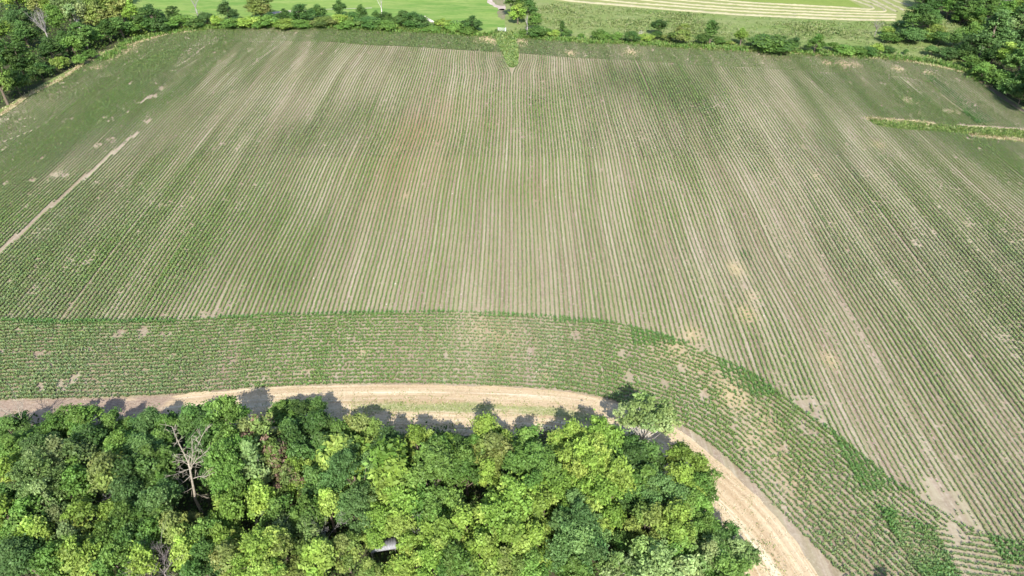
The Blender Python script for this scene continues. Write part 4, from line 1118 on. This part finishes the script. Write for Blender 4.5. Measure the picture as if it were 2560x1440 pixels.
GH = 'trees and shrubs of the hedge along the far field edge'
row([
 (352, 84, 52, 52, 'G', 's', 'green bush at the left end of the hedge beside the dark wood'),
 (388, 80, 18, 58, 'D', 't', 'dark domed tree, first tree of the hedge from the left wood'),
 (405, 82, 44, 44, 'B', 's', 'blue-green bush at the foot of the first domed hedge tree'),
 (438, 58, 16, 26, 'D', 't', 'small dark round tree behind the hedge left of the pale snag'),
 (455, 72, 42, 60, 'G', 's', 'long green bush below the small dark round tree'),
 (490, 72, 48, 34, 'D', 's', 'dark bush at the foot of the pale leafless snag'),
 (520, 62, 34, 40, 'B', 's', 'blue-green bush just right of the pale leafless snag'),
 (543, 68, 40, 22, 'Y', 's', 'bright yellow-green bush left of the round blue-green tree'),
 (576, 55, 6, 46, 'B', 't', 'round blue-green tree standing free at the pasture side'),
 (585, 70, 48, 44, 'G', 's', 'green low bush in front of the round blue-green tree'),
 (622, 68, 44, 46, 'Y', 's', 'yellow-green bush left in front of the tall olive tree'),
 (656, 48, -16, 64, 'O', 't', 'tall olive-green tree rising above the hedge to the top edge'),
 (668, 66, 42, 50, 'G', 's', 'green bush at the foot of the tall olive tree'),
 (700, 48, 34, 22, 'D', 's', 'small dark bush by the sandy patch in the pasture'),
 (716, 56, 24, 26, 'D', 't', 'small dark tree right of the sandy patch'),
 (712, 70, 50, 50, 'Y', 's', 'yellowish bramble in front of the small dark tree by the sand'),
 (758, 58, 14, 52, 'D', 't', 'broad dark bush tree, left half of the large dark pair'),
 (796, 50, 14, 40, 'D', 't', 'broad dark bush tree, right half of the large dark pair'),
 (752, 70, 52, 46, 'G', 's', 'low green bush below the left half of the large dark pair'),
 (812, 66, 46, 56, 'O', 's', 'low olive bush below the right half of the large dark pair'),
 (853, 44, 4, 34, 'D', 't', 'dark oval tree beside the thin path end'),
 (858, 62, 36, 40, 'Y', 's', 'yellow-green bush under the dark oval tree'),
 (884, 60, 32, 34, 'D', 's', 'dark bush between the dark oval tree and the pointed one'),
 (906, 50, 14, 28, 'D', 't', 'dark pointed tree left of the thin white snag'),
 (868, 70, 54, 40, 'G', 's', 'low green bush two left of the thin white snag'),
 (920, 68, 46, 54, 'D', 's', 'broad dark bush below the dark pointed tree'),
 (942, 54, 28, 24, 'D', 't', 'small dark tree touching the thin white snag on its left'),
 (967, 58, 30, 28, 'D', 't', 'small dark tree touching the thin white snag on its right'),
 (965, 72, 54, 52, 'G', 's', 'low green bush at the foot of the thin white snag'),
 (992, 64, 42, 32, 'D', 's', 'dark bush right of the thin white snag'),
 (1010, 58, 28, 28, 'D', 't', 'dark upright tree left of the fallen white log'),
 (1032, 68, 34, 54, 'D', 't', 'broad dark tree just left of the fallen white log'),
 (1052, 72, 40, 34, 'B', 's', 'blue-green bush touching the fallen white log'),
 (1080, 76, 66, 44, 'G', 's', 'low green bush in front of the fallen white log'),
 (1110, 70, 50, 36, 'Y', 's', 'yellow-green bush right of the fallen white log'),
 (1140, 76, 56, 44, 'G', 's', 'green bush with bare twigs right of the yellow-green one'),
 (1163, 72, 53, 34, 'D', 's', 'dark bush second from the right end of the left hedge'),
 (1183, 80, 42, 32, 'D', 't', 'dark tree with a spire top at the right end of the left hedge'),
 (1168, 82, 66, 40, 'G', 's', 'low green bush below the spire-topped dark tree'),
 (1241, 80, 72, 6, 'D', 's', 'tiny dark bush at the left gate post'),
 # around the gateway
 (1286, 46, -26, 36, 'G', 't', 'tall green tree right of the bare sandy ground at the top'),
 (1310, 30, -30, 42, 'B', 't', 'tall blue-green tree at the top, right of the sandy ground'),
 (1294, 60, 10, 34, 'Y', 't', 'yellow-green tree in front of the tall pair by the gateway'),
 (1322, 38, 4, 34, 'D', 's', 'dark bush at the foot of the tall blue-green tree'),
 (1337, 80, 34, 40, 'G', 't', 'dense green tree at the corner of the right hedge by the gate'),
 (1342, 92, 66, 40, 'D', 's', 'dark bush at the foot of the dense corner tree by the gate'),
 (1310, 84, 74, 22, 'G', 's', 'small green bush left of the dense corner tree'),
 (1366, 90, 72, 22, 'G', 's', 'small green bush right of the dense corner tree'),
 (1386, 92, 76, 26, 'Y', 's', 'yellow-green bush left of the dark spindly hedge tree'),
 (1405, 86, 54, 11, 'D', 'c', 'dark spindly pointed hedge tree right of the gateway'),
 (1416, 92, 74, 22, 'D', 's', 'dark bush at the right foot of the spindly hedge tree'),
 (1453, 95, 84, 15, 'G', 's', 'tiny lone green bush right of the spindly hedge tree'),
 (1495, 98, 75, 30, 'G', 's', 'green peaked bush, third bush group right of the gateway'),
 (1512, 99, 82, 24, 'G', 's', 'low green bush touching the peaked one'),
 (1542, 99, 83, 26, 'G', 's', 'green bush between the peaked bush and the dark grey-green one'),
 (1578, 108, 80, 28, 'D', 's', 'dark grey-green round bush left of the small bleached bush'),
 (1616, 104, 87, 28, 'Y', 's', 'yellow-green bush right of the small bleached bush'),
 (1644, 92, 52, 36, 'D', 'v', 'dark Y-shaped hedge tree with two spreading tops'),
 (1642, 98, 80, 24, 'D', 's', 'dark low bush at the foot of the Y-shaped tree'),
 (1666, 102, 88, 26, 'O', 's', 'olive low bush right of the Y-shaped tree'),
 (1704, 90, 61, 32, 'O', 't', 'olive tree with leaning top, upper part right of the Y-shaped tree'),
 (1698, 110, 80, 44, 'O', 's', 'dark olive bush below the olive leaning tree'),
 (1756, 112, 84, 30, 'D', 's', 'dark bush at the foot of the crooked hedge tree'),
 (1774, 108, 54, 22, 'D', 'c', 'crooked slender dark hedge tree'),
 (1800, 109, 95, 32, 'G', 's', 'low green bush right of the crooked hedge tree'),
 (1850, 115, 74, 34, 'Y', 't', 'yellow-green oval tree in the middle of the right hedge'),
 (1822, 112, 102, 20, 'O', 's', 'low brownish bush left of the yellow-green oval tree'),
 (1908, 108, 88, 36, 'D', 's', 'dark bush, left top behind the long yellow-green bush'),
 (1942, 110, 88, 30, 'D', 's', 'dark bush, right top behind the long yellow-green bush'),
 (1930, 128, 98, 86, 'G', 's', 'long yellow-green bush in the right hedge'),
 (1960, 128, 108, 34, 'D', 's', 'dark bush at the right end of the long yellow-green one'),
 (1982, 121, 94, 24, 'B', 's', 'grey-green round bush right of the long yellow-green one'),
 (2034, 134, 91, 38, 'G', 't', 'green peaked tree standing at the field edge in the right hedge'),
 (2080, 128, 108, 26, 'G', 's', 'green bush right of the green peaked tree'),
 (2112, 134, 116, 44, 'G', 's', 'green low bush, second right of the green peaked tree'),
 (2140, 136, 118, 44, 'G', 's', 'dark green low bush, third right of the green peaked tree'),
 (2172, 138, 120, 34, 'D', 's', 'dark bush, fourth right of the green peaked tree'),
 (2191, 134, 112, 26, 'Y', 's', 'yellow-green bush at the end of the low bushes below the oak'),
 (2222, 134, 119, 26, 'D', 's', 'small dark bush alone below the big oak'),
 (2262, 136, 124, 12, 'D', 's', 'tiny dark bush alone right below the big oak'),
], GH, 1.1, 1.3)
GO = 'trees and bushes round the big oak in the meadow'
row([
 (2284, 100, 14, 84, 'D', 'r', 'big spreading dark oak between hay field and hedge'),
 (2248, 84, 54, 50, 'D', 't', 'dark low side crown at the left of the big oak'),
 (2316, 72, 30, 44, 'D', 't', 'dark side crown at the right of the big oak'),
 (2216, 92, 68, 26, 'Y', 's', 'yellow-green bush right of the bare grey tree'),
 (2222, 106, 84, 44, 'G', 's', 'rounded green bush in front of the oak at its left'),
 (2272, 104, 70, 56, 'B', 's', 'dark blue-green thicket under the big oak'),
 (2306, 104, 74, 34, 'Y', 's', 'yellowish green bush under the oak right of the thicket'),
 (2334, 104, 60, 42, 'O', 't', 'olive tree right of the big oak'),
 (2344, 112, 82, 46, 'D', 's', 'dark bush under the olive tree right of the oak'),
 (2380, 118, 76, 42, 'D', 's', 'dark bush at the right end of the oak group'),
 (2326, 140, 117, 30, 'B', 's', 'grey-green bush alone between oak group and field'),
 (2366, 150, 122, 36, 'B', 's', 'grey-green bush at the left foot of the willow'),
], GO)

GL = 'trees of the dark wood at the far left'
row([
 (20, 130, 62, 64, 'Y', 't', 'sunlit yellow-green tree at the left edge of the far left wood'),
 (58, 40, -30, 56, 'Y', 't', 'light yellow-green tree at the top left corner'),
 (66, 95, 30, 56, 'B', 't', 'blue-green tree below the light one in the top left corner'),
 (76, 128, 72, 56, 'D', 't', 'dark tree left of the vase-shaped bare tree'),
 (112, 45, -10, 48, 'O', 't', 'olive tree behind the vase-shaped bare tree'),
 (140, 52, 4, 36, 'Y', 't', 'yellow-green tree upper right of the vase-shaped bare tree'),
 (157, 95, 30, 44, 'G', 't', 'green tree right of the vase-shaped bare tree'),
 (180, 60, -6, 44, 'P', 't', 'pale tree at the top left of the pale flat-layered tree'),
 (207, 88, 18, 58, 'L', 'v', 'pale flat-layered tree in the middle of the far left wood'),
 (252, 84, 8, 56, 'O', 't', 'sunny olive-yellow tree right of the flat-layered one'),
 (288, 74, 8, 52, 'O', 't', 'sunny olive-yellow tree, second right of the flat-layered one'),
 (318, 70, -12, 48, 'O', 't', 'tall olive tree at the right end of the far left wood'),
 (345, 74, 20, 38, 'Y', 't', 'yellow tree where the left wood meets the hedge'),
 (230, 30, -40, 60, 'P', 't', 'pale tree on the top edge right of the bare grey tops'),
 (280, 25, -40, 60, 'O', 't', 'olive tree on the top edge near the pasture'),
 (20, 200, 98, 72, 'D', 't', 'tall dark tree at the left edge below the sunlit yellow one'),
 (66, 196, 126, 56, 'D', 't', 'dark tree in the shady front of the left wood, left part'),
 (20, 262, 150, 66, 'G', 't', 'dark green tree in the lowest corner of the left wood'),
 (50, 236, 180, 50, 'D', 's', 'dark bush in the lowest corner of the left wood at the verge'),
 (82, 186, 150, 34, 'G', 's', 'green bush lit at the shady front of the left wood'),
 (108, 196, 160, 44, 'D', 's', 'dark bush at the verge below the vase-shaped bare tree'),
 (138, 160, 110, 54, 'D', 't', 'dark tree at the verge right below the vase-shaped bare tree'),
 (158, 176, 142, 30, 'Y', 's', 'small yellow bush at the verge of the left wood'),
 (190, 140, 96, 46, 'G', 's', 'bright green bush at the verge under the flat-layered tree'),
 (170, 128, 90, 44, 'D', 't', 'dark tree left under the flat-layered tree'),
 (222, 128, 70, 48, 'D', 't', 'dark tree right under the flat-layered tree'),
 (252, 116, 74, 40, 'G', 's', 'green bush at the verge under the sunny olive trees'),
 (278, 104, 62, 46, 'D', 't', 'dark tree in shade under the sunny olive trees'),
 (310, 96, 54, 44, 'D', 't', 'dark tree in shade at the right end of the left wood'),
 (206, 162, 138, 28, 'G', 's', 'low green bush on the verge, middle of the left wood'),
 (228, 148, 126, 26, 'G', 's', 'low green bush on the verge, right of the middle of the left wood'),
], GL, 1.34, 1.34)
GR = 'trees of the wood on the right'
row([
 (2300, 22, -22, 52, 'D', 't', 'dark tree at the top where the right wood meets the hay field'),
 (2335, 34, -14, 56, 'D', 't', 'dark tree at the top, second in the right wood'),
 (2366, 46, -4, 50, 'G', 't', 'yellowish green tree at the top of the right wood'),
 (2405, 54, -6, 60, 'D', 't', 'large dark tree in the top row of the right wood'),
 (2398, 60, 28, 46, 'G', 't', 'green tree at the lawn edge of the right wood'),
 (2432, 68, 30, 44, 'Y', 't', 'yellow-green tree at the lawn edge of the right wood'),
 (2452, 40, -20, 56, 'G', 't', 'green tree on the top edge left of the purple-grey bare crown'),
 (2455, 78, 22, 56, 'G', 't', 'green tree behind the grey-green willow'),
 (2500, 66, 10, 60, 'G', 't', 'green tree below the purple-grey bare crown'),
 (2548, 40, -12, 56, 'Y', 't', 'yellow-green tree in the top right corner'),
 (2545, 74, 18, 52, 'D', 't', 'dark tree below the top right corner tree'),
 (2456, 150, 46, 98, 'B', 't', 'large grey-green willow at the front of the right wood'),
 (2420, 150, 96, 56, 'B', 't', 'grey-green lower crown at the left of the large willow'),
 (2398, 148, 118, 46, 'D', 's', 'dark bush at the foot of the large willow'),
 (2515, 130, 50, 66, 'P', 't', 'grey-green tree with pale streaks right of the large willow'),
 (2552, 150, 70, 60, 'B', 't', 'dark grey-green tree at the right edge level with the willow'),
 (2500, 182, 118, 52, 'Y', 'v', 'yellow-green slender-stemmed tree in the front of the right wood'),
 (2470, 172, 120, 52, 'D', 't', 'dark tree left of the yellow slender-stemmed tree'),
 (2535, 200, 120, 60, 'D', 't', 'dark tree right of the yellow slender-stemmed tree'),
 (2560, 240, 140, 66, 'D', 't', 'dark tree at the right edge above the field corner'),
 (2580, 290, 180, 70, 'D', 't', 'lowest dark tree on the right edge'),
 (2425, 172, 142, 42, 'G', 's', 'bright green bush at the field edge under the willow'),
 (2452, 196, 160, 46, 'G', 's', 'green bush at the field edge, second under the willow'),
 (2490, 218, 178, 50, 'G', 's', 'yellowish green bush at the field edge under the slender tree'),
 (2515, 238, 196, 46, 'D', 's', 'dark bush at the field edge near the right edge'),
 (2545, 262, 214, 50, 'D', 's', 'dark bush lowest along the field edge at the right'),
 (2610, 110, 30, 70, 'D', 't', 'dark tree partly cut by the right edge, upper one'),
 (2420, 100, 60, 40, 'G', 's', 'green bush on the lawn side of the willow'),
], GR, 1.2, 1.28)
# bare and dead ones at the back
def dead_px(px_, foot, top, lab, seed, mat=M_DEADG, **kw):
    x, y = gp(px_, foot); h = height_at(top, y)
    dead_tree(kw.pop('name', 'dead_tree'), lab, x, y, h, seed, mat, **kw)
dead_px(131, 122, 34, 'vase-shaped bare tree with many stems in the far left wood', 61, M_DEADG, spread=.55, forks=8, r=.2, twigs=5, levels=3, bare=.2)
dead_px(14, 84, 8, 'purple-grey bare tree at the left edge of the far left wood', 62, M_TWIG, spread=.6, forks=6, r=.2, twigs=6, levels=3)
dead_px(195, 70, -30, 'tall bare grey tree at the top edge above the flat-layered tree', 63, M_DEADG, spread=.5, forks=5, r=.2, twigs=5, levels=3)
dead_px(500, 60, -22, 'pale leafless snag with thin trunk in the left hedge', 64, M_DEADG, spread=.35, forks=4, r=.22, twigs=5, levels=3, bare=1)
dead_px(957, 53, -14, 'thin white snag forking above the left hedge', 65, M_BARKP, spread=.28, forks=3, r=.2, twigs=3, levels=3, bare=.2)
dead_px(1318, 88, 44, 'pale bare snag left of the dense corner tree by the gate', 66, M_DEADG, spread=.25, forks=3, r=.2, twigs=4, levels=2, bare=1)
dead_px(1600, 99, 80, 'small bleached bush in the right hedge', 67, M_BARKP, spread=.8, forks=7, r=.07, twigs=5, levels=3, name='dead_shrub', cat='dead shrub')
dead_px(2186, 92, 56, 'bare grey tree standing alone left of the big oak', 68, M_TWIG, spread=.7, forks=6, r=.12, twigs=6, levels=3)
dead_px(2502, 46, -14, 'purple-grey bare crown at the top of the right wood', 69, M_TWIG, spread=.7, forks=7, r=.2, twigs=6, levels=3)
dead_px(1142, 76, 52, 'grey bare twigs within the right part of the left hedge', 70, M_TWIG, spread=.9, forks=6, r=.06, twigs=5, levels=2, name='dead_shrub', cat='dead shrub')
dead_px(2440, 160, 120, 'grey bare stem at the left foot of the large willow', 71, M_DEADG, spread=.3, forks=3, r=.16, twigs=3, levels=2)

# fallen log
pa = gp(1069, 52, 1.9); pb = gp(1101, 64, .9)
t = thing('fallen_log', 'fallen white tree trunk with root end lying in the left hedge', 'log', (pa[0], pa[1], 0))
dx, dy = pb[0] - pa[0], pb[1] - pa[1]
T = Tubes(); T.add([(-.5, 0, 2.5), (.2, .05, 2.15), (dx * .5, dy * .5, 1.6), (dx, dy, 1.0), (dx * 1.35, dy * 1.35, .25)], [.62, .55, .46, .38, .2], 9); link('trunk', T.mesh('log_trunk', M_BARKP), t)
T = Tubes()
for a_ in range(7):
    an = a_ * .9; T.add([(-.3, 0, 2.4), (-.6 + .2 * math.cos(an), .5 * math.cos(an), 2.5 + .5 * math.sin(an)), (-.8 + .3 * math.cos(an * 2), 1.1 * math.cos(an), 2.6 + 1.1 * math.sin(an))], [.2, .13, .04], 5)
T.add([(-.2, 0, 2.2), (-.3, -.6, 1.2), (.6, -1.2, .1)], [.26, .2, .1], 6)
link('roots', T.mesh('log_roots', M_BARKP), t)

# gate
ga = np.array(gp(1245, 79)); gb = np.array(gp(1264, 80.5)); gl = np.hypot(*(gb - ga)); ang = math.atan2(*(gb - ga)[::-1])
t = thing('gate', 'pale metal field gate between pasture and grass tongue', 'gate', (ga[0], ga[1], 0), None, ang)
T = Tubes()
for pts in ([(.1, 0, .2), (.1, 0, 1.25)], [(gl - .1, 0, .2), (gl - .1, 0, 1.25)], [(.1, 0, 1.25), (gl - .1, 0, 1.25)], [(.1, 0, .2), (gl - .1, 0, .2)]): T.add(pts, [.045, .045], 6)
link('frame', T.mesh('gate_frame', M_GATE), t)
for z in (.40, .60, .82, 1.04):
    T = Tubes(); T.add([(.14, 0, z), (gl - .14, 0, z)], [.03, .03], 6); link('bar', T.mesh('gate_bar', M_GATE), t)
for x_ in (-.05, gl + .05):
    T = Tubes(); T.add([(x_, 0, -.1), (x_, 0, 1.5)], [.09, .085], 7); link('post', T.mesh('gate_post', M_WOOD if x_ < 0 else M_GATE), t)

# ---------------------------------------------------------------- undergrowth (stuff)
def under(name, x, y, h, cols, seed, size=.22, per=5):
    rs = RS(seed); n = len(x); cols = np.asarray(cols)
    V = []; C = []; off = 0; Fl = []
    clump = fnoise(x * .5, y * .5, seed, 2)
    for k in range(per):
        z = h * np.clip(clump * 1.6 - .2, .1, 1.2) * (k + rs.rand(n)) / per
        pos = np.c_[x + rs.randn(n) * .35, y + rs.randn(n) * .35, z + .04]
        nr = rs.randn(n, 3) * .6 + np.array([[0, -.2, .8]]); nr /= np.linalg.norm(nr, axis=1)[:, None]
        a = np.cross(nr, rs.randn(n, 3)); a /= np.linalg.norm(a, axis=1)[:, None] + 1e-9; b = np.cross(nr, a); s = size * rs.uniform(.6, 1.3, n)
        V.append(np.stack([pos - a * s[:, None] * .85, pos + b * s[:, None] * .55, pos + a * s[:, None] * .85, pos - b * s[:, None] * .55], 1).reshape(-1, 3))
        Fl.append(np.arange(n * 4).reshape(-1, 4) + off); off += n * 4
        C.append(np.clip(cols[rs.randint(0, len(cols), n)] * rs.uniform(.7, 1.3, n)[:, None], .005, .6))
    V = np.concatenate(V); V[:, 2] = np.maximum(V[:, 2], .03)
    return np_mesh(name, V, [np.concatenate(Fl)], [np.concatenate(C)], M_GRASS)
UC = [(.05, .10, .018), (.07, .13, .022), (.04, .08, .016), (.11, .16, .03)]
wf = WOOD_FRONT.copy()
x, y = scatter(wf, 1.0, 101); kk = (y > 24) & (np.abs(x) < 75)
rs = RS(102); xs = np.repeat(x[kk], 3) + rs.randn(kk.sum() * 3) * .5; ys = np.repeat(y[kk], 3) + rs.randn(kk.sum() * 3) * .5
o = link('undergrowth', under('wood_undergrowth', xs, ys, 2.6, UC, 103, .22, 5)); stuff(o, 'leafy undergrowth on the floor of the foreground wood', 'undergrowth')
LP = G([(-200, 330), (-60, 300), (40, 250), (110, 208), (200, 158), (250, 132), (320, 108), (340, 80), (330, 20), (250, -60), (-200, -60)])
x, y = scatter(LP, .8, 104); o = link('undergrowth', under('left_undergrowth', x, y, 3.6, UC, 105, .32, 5)); stuff(o, 'shady undergrowth filling the dark wood at the far left', 'undergrowth')
RP = G([(2290, 14), (2340, 40), (2420, 74), (2390, 140), (2420, 165), (2470, 205), (2520, 240), (2600, 290), (2760, 360), (2760, -60), (2280, -60)])
x, y = scatter(RP, .8, 106); o = link('undergrowth', under('right_undergrowth', x, y, 3.6, UC, 107, .32, 5)); stuff(o, 'shady undergrowth filling the wood on the right', 'undergrowth')
c1 = along([(330, 92), (420, 77), (520, 66), (660, 60), (760, 61), (866, 63), (969, 69), (1073, 74), (1190, 82)], 5, 3.2, 108)
o = link('brambles', under('hedge_brambles', c1[0], c1[1], 1.7, [(.07, .14, .025), (.10, .18, .03), (.16, .22, .035), (.13, .15, .04)], 109, .3, 5)); stuff(o, 'low brambles filling the gaps of the left hedge', 'brambles')
c2 = along([(1330, 92), (1500, 102), (1577, 104), (1710, 111), (1900, 120), (2026, 128), (2131, 133), (2200, 137)], 2.5, 1.6, 110)
o = link('brambles', under('hedge_brambles_right', c2[0], c2[1], 1.0, [(.08, .16, .03), (.11, .20, .03), (.17, .23, .04), (.13, .14, .05)], 111, .28, 4)); stuff(o, 'sparse low brambles along the foot of the right hedge', 'brambles')

# ---------------------------------------------------------------- light, sky, camera
px_, py_ = 1215, 830           # where the camera's own shadow would fall: straight away from the sun
u, v = (px_ - 1280) / F, (py_ - 720) / F
dv = Vector((u, CP - v * SP, -SP - v * CP)).normalized()
sun = bpy.data.lights.new('sun', 'SUN'); sun.energy = 4.6; sun.angle = math.radians(.53); sun.color = (1.0, .95, .87)
so = bpy.data.objects.new('sun', sun); COL.objects.link(so); so.rotation_euler = dv.to_track_quat('-Z', 'Y').to_euler(); so.location = (0, -50, 120)
elev = math.asin(-dv.z); az = math.atan2(-dv.x, -dv.y)       # towards the sun, from +Y
w = bpy.data.worlds.new('World'); scene.world = w; w.use_nodes = True
nt = w.node_tree; nt.nodes.clear()
sky = nt.nodes.new('ShaderNodeTexSky'); sky.sky_type = 'NISHITA'; sky.sun_disc = False; sky.sun_elevation = elev; sky.sun_rotation = az
bg = nt.nodes.new('ShaderNodeBackground'); bg.inputs[1].default_value = .15
wo = nt.nodes.new('ShaderNodeOutputWorld'); nt.links.new(sky.outputs[0], bg.inputs[0]); nt.links.new(bg.outputs[0], wo.inputs[0])

cam = bpy.data.cameras.new('camera'); cam.sensor_width = 36; cam.lens = 36 * F / 2560; cam.clip_start = .5; cam.clip_end = 12000
co = bpy.data.objects.new('camera', cam); COL.objects.link(co); co.location = (0, 0, H); co.rotation_euler = (math.pi / 2 - PITCH, 0, 0)
scene.camera = co
scene.view_settings.view_transform = 'Standard'; scene.view_settings.look = 'None'; scene.view_settings.gamma = 1; scene.view_settings.exposure = .90
for lab, n in ALL_LABELS.items():
    if len(n) > 1 or not 4 <= len(lab.split()) <= 16: print('LABEL?', lab, n)
